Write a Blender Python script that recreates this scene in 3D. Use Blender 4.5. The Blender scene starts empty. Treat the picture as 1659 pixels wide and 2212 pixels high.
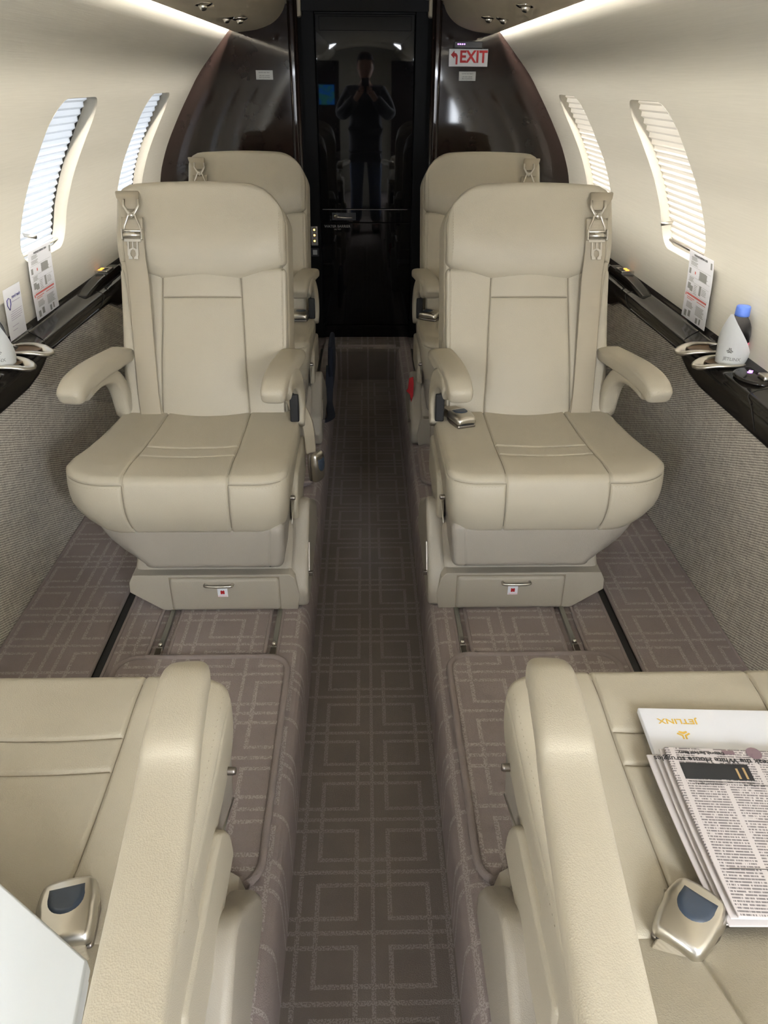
import bpy, bmesh, math, random
from mathutils import Vector, Matrix
from mathutils.geometry import delaunay_2d_cdt
C = bpy.context.scene.collection
SC = bpy.context.scene
PI = math.pi
random.seed(4)

# ------------------------------------------------------------------ camera
cd = bpy.data.cameras.new('camera'); cam = bpy.data.objects.new('camera', cd); C.objects.link(cam)
cd.sensor_fit = 'HORIZONTAL'; cd.sensor_width = 36.0; cd.lens = 36.0 * 1661 / 1659
cd.clip_start = 0.02
R3 = Vector((0.99976062, -0.02126483, 0.00514829))
U3 = Vector((0.00590511, 0.4888286, 0.87235986))
F3 = Vector((0.02106722, 0.87212064, -0.48883716))
U3 = (U3 - F3 * F3.dot(U3)).normalized(); R3 = (F3.cross(U3)).normalized()
cam.matrix_world = Matrix(((R3.x, U3.x, -F3.x, 0), (R3.y, U3.y, -F3.y, 0), (R3.z, U3.z, -F3.z, 1.5), (0, 0, 0, 1)))
SC.camera = cam

# ------------------------------------------------------------------ light and exposure
SC.view_settings.view_transform = 'Standard'; SC.view_settings.look = 'None'
SC.view_settings.gamma = 1.0; SC.view_settings.use_curve_mapping = False
SC.view_settings.exposure = 0.84
w = bpy.data.worlds.new('world'); SC.world = w; w.use_nodes = True
w.node_tree.nodes['Background'].inputs[0].default_value = (0.80, 0.88, 1.0, 1)
w.node_tree.nodes['Background'].inputs[1].default_value = 0.4
try:
    SC.cycles.max_bounces = 4; SC.cycles.diffuse_bounces = 3; SC.cycles.glossy_bounces = 3; SC.cycles.transmission_bounces = 4
    SC.cycles.use_light_tree = False; SC.cycles.use_adaptive_sampling = True; SC.cycles.adaptive_threshold = 0.1; SC.cycles.adaptive_min_samples = 16; SC.cycles.use_denoising = True
except Exception: pass

def area(name, loc, direction, sx, sy, power, color, spread=180):
    l = bpy.data.lights.new(name, 'AREA'); l.shape = 'RECTANGLE'; l.size = sx; l.size_y = sy
    l.energy = power; l.color = color; l.spread = math.radians(spread)
    o = bpy.data.objects.new(name, l); C.objects.link(o); o.location = loc
    o.rotation_euler = Vector(direction).to_track_quat('-Z', 'Y').to_euler()
    return o
for s in (-1, 1):
    # cove strips tucked behind the lower edge of the overhead panels; they run the length of the cabin
    for k in range(2):
        l = area('cove_light', (s * 0.588, -0.55 + 3.3 * k, 1.772), (s * 0.75, 0, -0.62), 0.020, 3.2, 50.0, (1.0, 0.95, 0.88))
        l.rotation_euler = Matrix((Vector((0.62, 0, s * 0.75)).normalized(), Vector((0, 1, 0)), Vector((-s * .75, 0, .62)).normalized())).transposed().to_euler()
# daylight from the open entry door ahead of the cabin (behind the camera)
area('entry_daylight', (0.98, -1.65, 1.15), (-0.8, 0.75, -0.18), 0.75, 1.2, 55, (0.86, 0.92, 1.0))
for s, pw in ((-1, 22), (1, 34)):   # added fill lights behind the camera, cool, not real fittings
    area('fill_strip', (s * 0.65, -0.72, 0.98), (-s * 0.10, 1, 0.0), 0.16, 1.2, 15 if s > 0 else 12, (0.92, 0.95, 1.0))  # added upright fill strip facing aft, placed clear of the door and bulkhead reflections
    area('fill_panel', (s * 0.59, -0.75, 1.685), (-s * 0.35, 0.30, -1), 0.10, 1.5, pw, (0.86, 0.92, 1.0))  # added overhead fill that brightens and cools the near seats
# daylight outside the cabin windows
for s, col, pw in ((-1, (0.98, 0.99, 1.0), 1.9), (1, (1.0, 0.92, 0.80), 1.8)):
    for y in (0.58, 1.62, 2.67, 3.72):
        area('window_daylight', (s * 1.42, y, 1.36), (-s, 0, -0.25), 0.55, 0.6, pw, col)

# ------------------------------------------------------------------ materials
def mat(name, color, rough=0.5, metal=0.0, **k):
    m = bpy.data.materials.new(name); m.use_nodes = True
    b = m.node_tree.nodes['Principled BSDF']
    b.inputs['Base Color'].default_value = (*color, 1); b.inputs['Roughness'].default_value = rough
    b.inputs['Metallic'].default_value = metal
    for n, v in k.items():
        b.inputs[n.replace('_', ' ')].default_value = v
    return m
class NT:
    def __init__(s, m): s.t = m.node_tree; s.b = s.t.nodes['Principled BSDF']
    def n(s, typ, **k):
        x = s.t.nodes.new(typ)
        for a, v in k.items(): setattr(x, a, v)
        return x
    def l(s, a, b): s.t.links.new(a, b)
    def m(s, op, a, b=None, c=None, clamp=False):
        x = s.t.nodes.new('ShaderNodeMath'); x.operation = op; x.use_clamp = clamp
        for i, v in enumerate((a, b, c)):
            if v is None: continue
            if isinstance(v, (int, float)): x.inputs[i].default_value = v
            else: s.l(v, x.inputs[i])
        return x.outputs[0]
    def coord(s, kind='Object'):
        return s.n('ShaderNodeTexCoord').outputs[kind]
    def pos(s):
        return s.n('ShaderNodeNewGeometry').outputs['Position']
    def sep(s, v):
        x = s.n('ShaderNodeSeparateXYZ'); s.l(v, x.inputs[0]); return x.outputs
    def scale(s, v, sc):
        x = s.n('ShaderNodeVectorMath', operation='MULTIPLY'); s.l(v, x.inputs[0]); x.inputs[1].default_value = sc; return x.outputs[0]
    def noise(s, v, sc, detail=3, rough=.5):
        x = s.n('ShaderNodeTexNoise'); x.inputs['Scale'].default_value = sc; x.inputs['Detail'].default_value = detail
        x.inputs['Roughness'].default_value = rough
        if v is not None: s.l(v, x.inputs['Vector'])
        return x.outputs['Fac']
    def mix(s, f, a, b):
        x = s.n('ShaderNodeMix', data_type='RGBA')
        if isinstance(f, (int, float)): x.inputs[0].default_value = f
        else: s.l(f, x.inputs[0])
        for i, v in ((6, a), (7, b)):
            if isinstance(v, tuple): x.inputs[i].default_value = (*v, 1)
            else: s.l(v, x.inputs[i])
        return x.outputs[2]
    def bump(s, h, strength, dist=.002):
        x = s.n('ShaderNodeBump'); x.inputs['Strength'].default_value = strength; x.inputs['Distance'].default_value = dist
        s.l(h, x.inputs['Height']); s.l(x.outputs[0], s.b.inputs['Normal'])
    def color(s, c): s.l(c, s.b.inputs['Base Color'])

def leather(name, col, rough=.50):
    m = mat(name, col, rough); n = NT(m); v = n.coord()
    vo = n.n('ShaderNodeTexVoronoi'); vo.inputs['Scale'].default_value = 520; n.l(v, vo.inputs['Vector'])
    n.color(n.mix(n.noise(v, 7, 3), tuple(c * .96 for c in col), tuple(min(1, c * 1.04) for c in col)))
    h = n.m('ADD', vo.outputs['Distance'], n.m('MULTIPLY', n.noise(v, 60, 3), .8))
    n.bump(h, .22, .0015); return m
LEATHER = leather('cream leather', (.440, .396, .305))
LEATHER2 = leather('grey beige leather', (.33, .298, .252), .5)
PLASTIC = leather('beige moulded shroud', (.40, .362, .295), .45)
BELT = mat('woven belt webbing', (.40, .35, .262), .6); n = NT(BELT); v = n.coord()
wv = n.n('ShaderNodeTexWave', wave_type='BANDS', bands_direction='Z'); wv.inputs['Scale'].default_value = 220; n.l(v, wv.inputs['Vector'])
n.bump(wv.outputs['Fac'], .25, .001)
WALLM = mat('woven cream headliner', (.62, .585, .49), .75); n = NT(WALLM); p = n.pos()
st = n.noise(n.scale(p, (300, 6, 300)), 1.0, 2)
n.color(n.mix(st, (.50, .472, .395), (.57, .54, .455))); n.bump(st, .12, .001)
CEILM = mat('beige overhead leather', (.50, .44, .33), .6)
def gloss(name, c1, c2, rough=.06):
    m = mat(name, c1, rough, Specular_IOR_Level=.36); n = NT(m)
    n.color(n.mix(n.noise(n.pos(), 6, 6, .6), c1, c2)); return m
WOOD = gloss('high gloss dark veneer', (.010, .0065, .0055), (.020, .012, .0095), .05)
DOORM = gloss('high gloss black door', (.004, .004, .0045), (.006, .006, .0065), .02)
JAMB = mat('satin black jamb', (.004, .004, .004), .45, Specular_IOR_Level=.08)
LEDGE = gloss('high gloss charcoal ledge', (.018, .016, .014), (.028, .024, .020), .12)
SEAMD = mat('dark joint', (.01, .009, .008), .6)
DARK = mat('black plastic', (.012, .012, .013), .4)
NAVY = mat('navy webbing cloth', (.012, .016, .030), .8)
RED = mat('red nylon tab', (.55, .02, .03), .5)
METAL = mat('brushed nickel', (.66, .63, .57), .30, 1.0)
METALD = mat('dark brushed steel', (.33, .30, .27), .35, 1.0)
CHROME = mat('polished chrome', (.75, .72, .66), .12, 1.0)
TRACKM = mat('satin steel track', (.42, .42, .38), .32, 1.0)
WHITEP = mat('white paper', (.80, .80, .82), .5)
WHITEC = mat('white glossy card', (.84, .85, .90), .3)
WBOX = mat('white laminated board', (.70, .73, .745), .4)
LABELM = mat('silvery placard', (.42, .43, .42), .5)
GOLD = mat('gold foil print', (.78, .50, .08), .4)
GREYP = mat('grey print', (.30, .30, .28), .6)
BLACKP = mat('black print', (.02, .02, .022), .7)
REDP = mat('red print', (.42, .010, .014), .6)
PINKP = mat('pink print', (.75, .25, .25), .6)
BLUEP = mat('indigo print', (.05, .04, .25), .6)
BUTTON = mat('slate blue push button', (.035, .05, .075), .35)
BROWNI = mat('brown cup liner', (.16, .10, .055), .45)
def emis(name, c, s):
    m = mat(name, c, .5); b = m.node_tree.nodes['Principled BSDF']
    b.inputs['Emission Color'].default_value = (*c, 1); b.inputs['Emission Strength'].default_value = s; return m
ORANGE = emis('orange indicator', (1, .32, .03), 2.5)
AMBER = emis('amber indicator', (1, .45, .08), 5)
PURPLE = emis('violet indicator', (.6, .2, 1), 3)
BLUEL = emis('map screen glow', (.02, .25, .7), 1.4)
MAPM = emis('map display', (.02, .2, .5), 1.2); n = NT(MAPM)
mc = n.mix(n.m('GREATER_THAN', n.noise(n.coord(), 16, 4), .5), (.0, .13, .55), (.03, .22, .20)); n.color(mc); n.l(mc, n.b.inputs['Emission Color'])
GLASS = mat('clear bottle plastic', (.95, .95, 1), .04, Transmission_Weight=1.0, IOR=1.12)
BLUECAP = mat('blue cap', (.12, .23, .72), .45)
def cloth_translucent(name, col, w=.5):
    m = mat(name, col, .7); t = m.node_tree; b = t.nodes['Principled BSDF']; o = t.nodes['Material Output']
    tr = t.nodes.new('ShaderNodeBsdfTranslucent'); tr.inputs[0].default_value = (*col, 1)
    mx = t.nodes.new('ShaderNodeMixShader'); mx.inputs[0].default_value = w
    t.links.new(b.outputs[0], mx.inputs[1]); t.links.new(tr.outputs[0], mx.inputs[2]); t.links.new(mx.outputs[0], o.inputs[0]); return m
SHADEL = cloth_translucent('white pleated shade', (.80, .83, .86), .55)
SHADER = cloth_translucent('warm pleated shade', (.86, .80, .69), .55)
NAPKIN = cloth_translucent('white paper napkin', (.82, .83, .80), .25)

def carpet(name, base, dark, light, cx, per, pat=True, loop=1.0):
    """cut pile carpet with a raised loop lattice of squares and lines"""
    m = mat(name, base, .95, Specular_IOR_Level=.1); n = NT(m); P = n.pos(); s = n.sep(P)
    x = n.m('SUBTRACT', s[0], cx)
    if per: u = n.m('PINGPONG', x, per)
    else: u = n.m('ABSOLUTE', x)
    t = n.m('ABSOLUTE', n.m('SUBTRACT', n.m('MODULO', n.m('ADD', n.m('SUBTRACT', s[1], 1.349 - .1365), 2.73), .273), .1365))
    hw = .0048
    def near(a, c, h=hw): return n.m('LESS_THAN', n.m('ABSOLUTE', n.m('SUBTRACT', a, c)), h)
    def lt(a, c): return n.m('LESS_THAN', a, c)
    def gt(a, c): return n.m('GREATER_THAN', a, c)
    def AND(a, b): return n.m('MULTIPLY', a, b)
    L = [lt(u, .0042), lt(t, hw), gt(t, .1365 - hw), AND(near(t, .0305), lt(u, .121)), AND(near(t, .106), gt(u, .030)),
         AND(near(u, .035), lt(t, .111)), AND(near(u, .116), gt(t, .0255)), near(u, .153)]
    acc = L[0]
    for q in L[1:]: acc = n.m('MAXIMUM', acc, q)
    fine = n.noise(P, 900, 2, .6); nb = n.noise(P, 14, 3); rib = n.noise(n.scale(P, (330, 330, 330)), 1, 1)
    pile = n.m('MULTIPLY', n.noise(P, 330, 2), 1)
    mask = n.m('MULTIPLY', acc, n.m('ADD', n.m('MULTIPLY', gt(rib, .49), .95), .10)) if pat else n.m('MULTIPLY', acc, 0)
    c = n.mix(n.m('ADD', n.m('MULTIPLY', nb, .7), n.m('MULTIPLY', n.m('SUBTRACT', fine, .35), .9), None, True), dark, base)
    n.color(n.mix(mask, c, light))
    n.bump(n.m('ADD', n.m('MULTIPLY', mask, .9), n.m('ADD', n.m('MULTIPLY', fine, .8), n.m('MULTIPLY', pile, .6))), .75, .004)
    return m
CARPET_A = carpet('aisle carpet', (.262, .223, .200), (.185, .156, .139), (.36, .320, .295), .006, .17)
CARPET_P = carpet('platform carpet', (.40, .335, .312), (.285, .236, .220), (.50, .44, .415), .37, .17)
CARPET_E = carpet('plain carpet edge', (.39, .33, .308), (.30, .25, .235), (.36, .31, .28), .37, .17, pat=False)

TWEED = mat('woven tweed', (.4, .36, .3), .9, Specular_IOR_Level=.15); n = NT(TWEED); P = n.pos(); s = n.sep(P)
wob = n.m('MULTIPLY', n.noise(P, 30, 2), .0035)
ln = n.m('SINE', n.m('MULTIPLY', n.m('ADD', n.m('ADD', s[2], n.m('MULTIPLY', s[1], .42)), wob), 2 * PI / .0072))
cr = n.m('SINE', n.m('MULTIPLY', n.m('SUBTRACT', s[1], n.m('MULTIPLY', s[2], .3)), 2 * PI / .006))
slub = n.noise(n.scale(P, (1, 14, 160)), 1, 3, .6); slub2 = n.noise(n.scale(P, (1, 120, 18)), 1, 3, .6)
f = n.m('ADD', n.m('ADD', n.m('MULTIPLY', ln, .36), n.m('MULTIPLY', cr, .07)), n.m('ADD', n.m('MULTIPLY', slub, .9), n.m('SUBTRACT', n.m('MULTIPLY', slub2, .8), .38)), None, True)
n.color(n.mix(f, (.30, .27, .225), (.90, .85, .745))); n.bump(f, .5, .0025)

def printed(name, paper, ink, colw, lineh, axis_u, axis_v, off=(0, 0), cover=.5, wordscale=420, flip=1):
    """a page of body text: columns of short ink runs, in object coordinates"""
    m = mat(name, paper, .6); n = NT(m); s = n.sep(n.coord()); u = n.m('ADD', s[axis_u], 5 + off[0]); v = n.m('ADD', s[axis_v], 5 + off[1])
    line = n.m('LESS_THAN', n.m('MODULO', v, lineh), lineh * .52)
    row = n.m('FLOOR', n.m('DIVIDE', v, lineh)); col = n.m('LESS_THAN', n.m('MODULO', u, colw), colw * .88)
    cb = n.n('ShaderNodeCombineXYZ'); n.l(n.m('MULTIPLY', u, wordscale), cb.inputs[0]); n.l(n.m('MULTIPLY', row, 7.3), cb.inputs[1])
    nz = n.noise(cb.outputs[0], 1, 2, .7)
    para = n.m('GREATER_THAN', n.noise(n.scale(n.coord(), (9, 40, 40)), 1, 1), .30)
    mask = n.m('MULTIPLY', n.m('MULTIPLY', n.m('MULTIPLY', line, col), n.m('GREATER_THAN', nz, 1 - cover)), para)
    n.color(n.mix(n.m('MULTIPLY', mask, .8), paper, ink)); return m
NEWSM = printed('newsprint page', (.62, .57, .56), (.09, .08, .085), .0555, .0042, 0, 1, cover=.56)
NEWSB = mat('newsprint', (.63, .585, .57), .8)

# ------------------------------------------------------------------ mesh helpers
def mesh(name, vs, fs, smooth=True):
    me = bpy.data.meshes.new(name); me.from_pydata([tuple(v) for v in vs], [], fs); me.update()
    if smooth:
        for p in me.polygons: p.use_smooth = True
    return me
def add(name, me, m, parent=None, **props):
    o = bpy.data.objects.new(name, me); C.objects.link(o)
    if m is not None and hasattr(me, 'materials') and len(me.materials) == 0:
        me.materials.append(m)
    if parent is not None: o.parent = parent
    for k, v in props.items(): o[k] = v
    return o
def empty(name, loc=(0, 0, 0), rz=0, **props):
    o = bpy.data.objects.new(name, None); C.objects.link(o); o.location = loc; o.rotation_euler = (0, 0, rz); o.empty_display_size = .05
    for k, v in props.items(): o[k] = v
    return o
def fix(vs, fs):
    bm = bmesh.new(); bv = [bm.verts.new(v) for v in vs]
    for f in fs:
        try: bm.faces.new([bv[i] for i in f])
        except ValueError: pass
    bmesh.ops.remove_doubles(bm, verts=bm.verts, dist=1e-6)
    bmesh.ops.recalc_face_normals(bm, faces=bm.faces)
    me = bpy.data.meshes.new('m'); bm.to_mesh(me); bm.free()
    return me
def smooth(me, flag=True):
    for p in me.polygons: p.use_smooth = flag
    return me
def grid_lines(a, b, res, seams, gw):
    n = max(1, round((b - a) / res)); L = [a + (b - a) * i / n for i in range(n + 1)]
    for s in seams:
        L = [q for q in L if abs(q - s) > gw * 2.4 or q in (a, b)]
        L += [s + k * gw for k in (-2.2, -1.2, -.55, 0, .55, 1.2, 2.2)]
    L = sorted(set(round(min(b, max(a, q)), 6) for q in L))
    out = [L[0]]
    for q in L[1:]:
        if q - out[-1] > 1e-5: out.append(q)
    return out
def rbox(x, y, z, r=.01, res=.03, sx=(), sy=(), sz=(), gw=.003, gd=.004, puff=0, warp=None, seamf=None, rr=3):
    """rounded box whose faces carry sewn grooves; warp bends the whole"""
    lo = Vector((x[0], y[0], z[0])); hi = Vector((x[1], y[1], z[1]))
    r = min(r, *(.499 * (hi[i] - lo[i]) for i in range(3)))
    rv = Vector((r, r, r))
    ax = []
    for i, (a, b, s) in enumerate(((x[0], x[1], sx), (y[0], y[1], sy), (z[0], z[1], sz))):
        L = grid_lines(a, b, res, s, gw)
        L = [q for q in L if a + r < q < b - r] + [a + r * k / rr for k in range(rr + 1)] + [b - r * k / rr for k in range(rr + 1)]
        L = sorted(set(round(q, 6) for q in L)); ax.append(L)
    vs = []; fs = []
    def pt(p):
        q = Vector([min(max(p[i], lo[i] + r), hi[i] - r) for i in range(3)]); d = Vector(p) - q
        if d.length < 1e-9: return Vector(p), Vector((0, 0, 0))
        nrm = d.normalized(); return q + nrm * r, nrm
    for k in range(3):
        i, j = (k + 1) % 3, (k + 2) % 3
        for side in (0, 1):
            base = len(vs); A, B = ax[i], ax[j]
            for a in A:
                for b in B:
                    p = [0, 0, 0]; p[i] = a; p[j] = b; p[k] = hi[k] if side else lo[k]
                    q, nn = pt(p); dd = 0
                    for axn, ss in ((0, sx), (1, sy), (2, sz)):
                        if axn == k: continue
                        for sv in ss:
                            if seamf and not seamf(axn, sv, p, k, side): continue
                            dd = max(dd, math.exp(-((p[axn] - sv) / gw) ** 2))
                    q = q - nn * (gd * dd)
                    if puff:
                        fu = math.sin(PI * (a - A[0]) / (A[-1] - A[0])); fv = math.sin(PI * (b - B[0]) / (B[-1] - B[0]))
                        q = q + nn * (puff * max(0, fu) ** .6 * max(0, fv) ** .6)
                    if warp: q = Vector(warp(*q))
                    vs.append(q)
            nb = len(B)
            for a in range(len(A) - 1):
                for b in range(nb - 1):
                    f = [base + a * nb + b, base + (a + 1) * nb + b, base + (a + 1) * nb + b + 1, base + a * nb + b + 1]
                    fs.append(f if side else f[::-1])
    return smooth(fix(vs, fs))
def prism(poly, a, b, axis=1, bevel=0.0, seg=2, sm=True):
    """polygon in the two other axes extruded along axis from a to b"""
    def P(p, t):
        return {0: (t, p[0], p[1]), 1: (p[0], t, p[1]), 2: (p[0], p[1], t)}[axis]
    n = len(poly); vs = [P(p, a) for p in poly] + [P(p, b) for p in poly]
    fs = [list(range(n)), list(range(2 * n - 1, n - 1, -1))] + [[i, n + i, n + (i + 1) % n, (i + 1) % n] for i in range(n)]
    bm = bmesh.new(); bv = [bm.verts.new(v) for v in vs]
    for f in fs: bm.faces.new([bv[i] for i in f])
    bmesh.ops.recalc_face_normals(bm, faces=bm.faces)
    if bevel > 0:
        res = bmesh.ops.bevel(bm, geom=list(bm.edges), offset=bevel, segments=seg, profile=.5, affect='EDGES', clamp_overlap=True)
        if sm:
            for f in res['faces']: f.smooth = True
    bmesh.ops.triangulate(bm, faces=[f for f in bm.faces if len(f.verts) > 4])
    me = bpy.data.meshes.new('p'); bm.to_mesh(me); bm.free()
    return me
def box(x, y, z, bevel=.001, seg=2):
    return prism([(x[0], z[0]), (x[1], z[0]), (x[1], z[1]), (x[0], z[1])], y[0], y[1], 1, bevel, seg)
def sweep(path, rad, seg=12, up=(0, 0, 1), power=2.0, caps=True, closed=False):
    """superellipse section (half width, half height) carried along a path"""
    path = [Vector(p) for p in path]; n = len(path); vs = []; fs = []
    for i, p in enumerate(path):
        if closed: t = path[(i + 1) % n] - path[i - 1]
        else: t = path[min(i + 1, n - 1)] - path[max(i - 1, 0)]
        t.normalize(); sd = t.cross(Vector(up))
        if sd.length < 1e-4: sd = t.cross(Vector((1, 0, 0)))
        sd.normalize(); nn = sd.cross(t).normalized()
        ra = rad[i] if isinstance(rad, list) else rad
        if not isinstance(ra, tuple): ra = (ra, ra)
        for k in range(seg):
            a = 2 * PI * k / seg; c, s = math.cos(a), math.sin(a)
            vs.append(p + sd * (ra[0] * math.copysign(abs(c) ** (2 / power), c)) + nn * (ra[1] * math.copysign(abs(s) ** (2 / power), s)))
    m = n if closed else n - 1
    for i in range(m):
        for k in range(seg):
            a = i * seg + k; b = i * seg + (k + 1) % seg; c2 = ((i + 1) % n) * seg
            fs.append([a, b, c2 + (k + 1) % seg, c2 + k])
    if caps and not closed:
        fs.append(list(range(seg))[::-1]); fs.append([(n - 1) * seg + k for k in range(seg)])
    return smooth(fix(vs, fs))
def spline(pts, n=8):
    P = [Vector(p) for p in pts]; P = [P[0] * 2 - P[1]] + P + [P[-1] * 2 - P[-2]]; out = []
    for i in range(1, len(P) - 2):
        for k in range(n):
            t = k / n; a, b, c, d = P[i - 1], P[i], P[i + 1], P[i + 2]
            out.append(.5 * ((2 * b) + (c - a) * t + (2 * a - 5 * b + 4 * c - d) * t * t + (3 * b - a - 3 * c + d) * t ** 3))
    out.append(P[-2].copy()); return out
def interp(x, xs, ys):
    if x <= xs[0]: return ys[0]
    for i in range(len(xs) - 1):
        if x <= xs[i + 1]: return ys[i] + (ys[i + 1] - ys[i]) * (x - xs[i]) / (xs[i + 1] - xs[i])
    return ys[-1]
def lathe(prof, seg=32, sx=1, sy=1):
    vs = []; fs = []; n = len(prof)
    for k in range(seg):
        a = 2 * PI * k / seg
        for r, z in prof: vs.append((r * math.cos(a) * sx, r * math.sin(a) * sy, z))
    for k in range(seg):
        for i in range(n - 1):
            fs.append([k * n + i, ((k + 1) % seg) * n + i, ((k + 1) % seg) * n + i + 1, k * n + i + 1])
    me = fix(vs, fs); return smooth(me)
def join(*mes):
    bm = bmesh.new()
    for me in mes: bm.from_mesh(me)
    out = bpy.data.meshes.new('j'); bm.to_mesh(out); bm.free(); return out
def xf(me, M):
    me.transform(M); return me
def T(x, y, z): return Matrix.Translation((x, y, z))
def RX(a): return Matrix.Rotation(a, 4, 'X')
def RY(a): return Matrix.Rotation(a, 4, 'Y')
def RZ(a): return Matrix.Rotation(a, 4, 'Z')
def text_mesh(s, size, depth=.0002, bold=0.0, align='CENTER'):
    c = bpy.data.curves.new('t', 'FONT'); c.body = s; c.size = size; c.extrude = depth; c.offset = bold * size
    c.align_x = align; c.align_y = 'CENTER'; c.resolution_u = 3
    o = bpy.data.objects.new('t', c); C.objects.link(o)
    me = bpy.data.meshes.new_from_object(o.evaluated_get(bpy.context.evaluated_depsgraph_get()))
    bpy.data.objects.remove(o); return me
def copy_tree(o, parent=None):
    c = o.copy(); C.objects.link(c)
    if parent is not None: c.parent = parent
    for ch in o.children: copy_tree(ch, c)
    return c
def emblem(sc):
    """three-armed emblem: two mirrored bent bars over a split chevron, in the xy plane"""
    out = []
    for s in (-1, 1):
        poly = [(.10, 1.0), (.32, 1.0), (.32, .42), (.95, .02), (.80, -.18), (.10, .26)]
        out.append(prism([(s * a * sc, b * sc) for a, b in poly], -.0002, .0002, 2))
    out.append(prism([(0, .10 * sc), (.62 * sc, -.30 * sc), (.52 * sc, -.52 * sc), (0, -.36 * sc), (-.52 * sc, -.52 * sc), (-.62 * sc, -.30 * sc)], -.0002, .0002, 2))
    return join(*out)

# ------------------------------------------------------------------ cabin shell
ZF = .19; Y0, Y1 = -2.4, 4.30
PROF = [(1.030, .02), (1.058, .70), (1.063, .85), (1.062, 1.0), (1.05, 1.08), (1.022, 1.16), (.988, 1.235), (.913, 1.365), (.805, 1.53), (.642, 1.708), (.640, 1.74), (.640, 1.79), (.60, 1.82)]
PX = [p[0] for p in PROF]; PZ = [p[1] for p in PROF]
def wx(z):  # smooth interpolation
    if z > 1.66: return interp(z, PZ, PX)
    return (interp(z - .03, PZ, PX) + interp(z, PZ, PX) + interp(z + .03, PZ, PX)) / 3
def wn(z):
    d = (wx(z + .02) - wx(z - .02)) / .04; v = Vector((1, 0, -d)); return v.normalized()   # outward normal (x,z) for s=+1
WINC = [.58, 1.625, 2.665, 3.71]; WH = (.99, 1.452); WW = .205
def winloop(yc, grow=0.0, n=10, r=.085):
    """rounded outline of one window in (y, z)"""
    y0, y1, z0, z1 = yc - WW - grow, yc + WW + grow, WH[0] - grow, WH[1] + grow; r = r + grow; out = []
    for cx_, cz_, a0 in ((y1 - r, z0 + r, -90), (y1 - r, z1 - r, 0), (y0 + r, z1 - r, 90), (y0 + r, z0 + r, 180)):
        for k in range(n + 1):
            a = math.radians(a0 + 90 * k / n); out.append((cx_ + r * math.cos(a), cz_ + r * math.sin(a)))
    m = []
    for i, p in enumerate(out):  # add points along straight sides
        q = out[(i + 1) % len(out)]; m.append(p)
        d = math.hypot(q[0] - p[0], q[1] - p[1])
        k = int(d / .03)
        for j in range(1, k): m.append((p[0] + (q[0] - p[0]) * j / k, p[1] + (q[1] - p[1]) * j / k))
    return m
def inside(p, loop):
    c = False; n = len(loop)
    for i in range(n):
        a, b = loop[i], loop[(i + 1) % n]
        if (a[1] > p[1]) != (b[1] > p[1]) and p[0] < (b[0] - a[0]) * (p[1] - a[1]) / (b[1] - a[1]) + a[0]: c = not c
    return c
def wallp(s, y, z, off=0.0):
    nx = wn(z); return Vector((s * (wx(z) + nx.x * off), y, z + nx.z * off))
def build_wall(s, name, ystart):
    loops = [winloop(c) for c in WINC if c - WW > ystart + .05]; pts = []; edges = []
    ys = [ystart + (Y1 + .02 - ystart) * i / 60 for i in range(61)]; zs = [.16, .4, .6, .75] + [.82 + i * .0323 for i in range(28)] + [1.716, 1.74, 1.765, 1.79, 1.815]
    for y in ys:
        for z in zs:
            if not any(inside((y, z), winloop(c, .012)) for c in WINC): pts.append((y, z))
    for lp in loops:
        b = len(pts); pts += lp; edges += [(b + i, b + (i + 1) % len(lp)) for i in range(len(lp))]
    r = delaunay_2d_cdt([Vector(p) for p in pts], edges, [], 0, 1e-5)
    v2, f2 = r[0], r[2]; fs = []
    for f in f2:
        c = sum((v2[i] for i in f), Vector((0, 0))) / len(f)
        if not any(inside(c, lp) for lp in loops): fs.append(list(f))
    vs = [wallp(s, v[0], v[1]) for v in v2]
    me = mesh(name, vs, fs)
    bm = bmesh.new(); bm.from_mesh(me); bmesh.ops.recalc_face_normals(bm, faces=bm.faces); bm.to_mesh(me); bm.free()
    return add(name, me, WALLM, None, kind='structure')
wall_l = build_wall(-1, 'wall_left', Y0); wall_r = build_wall(1, 'wall_right', -.75)
wcount = 0
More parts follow.
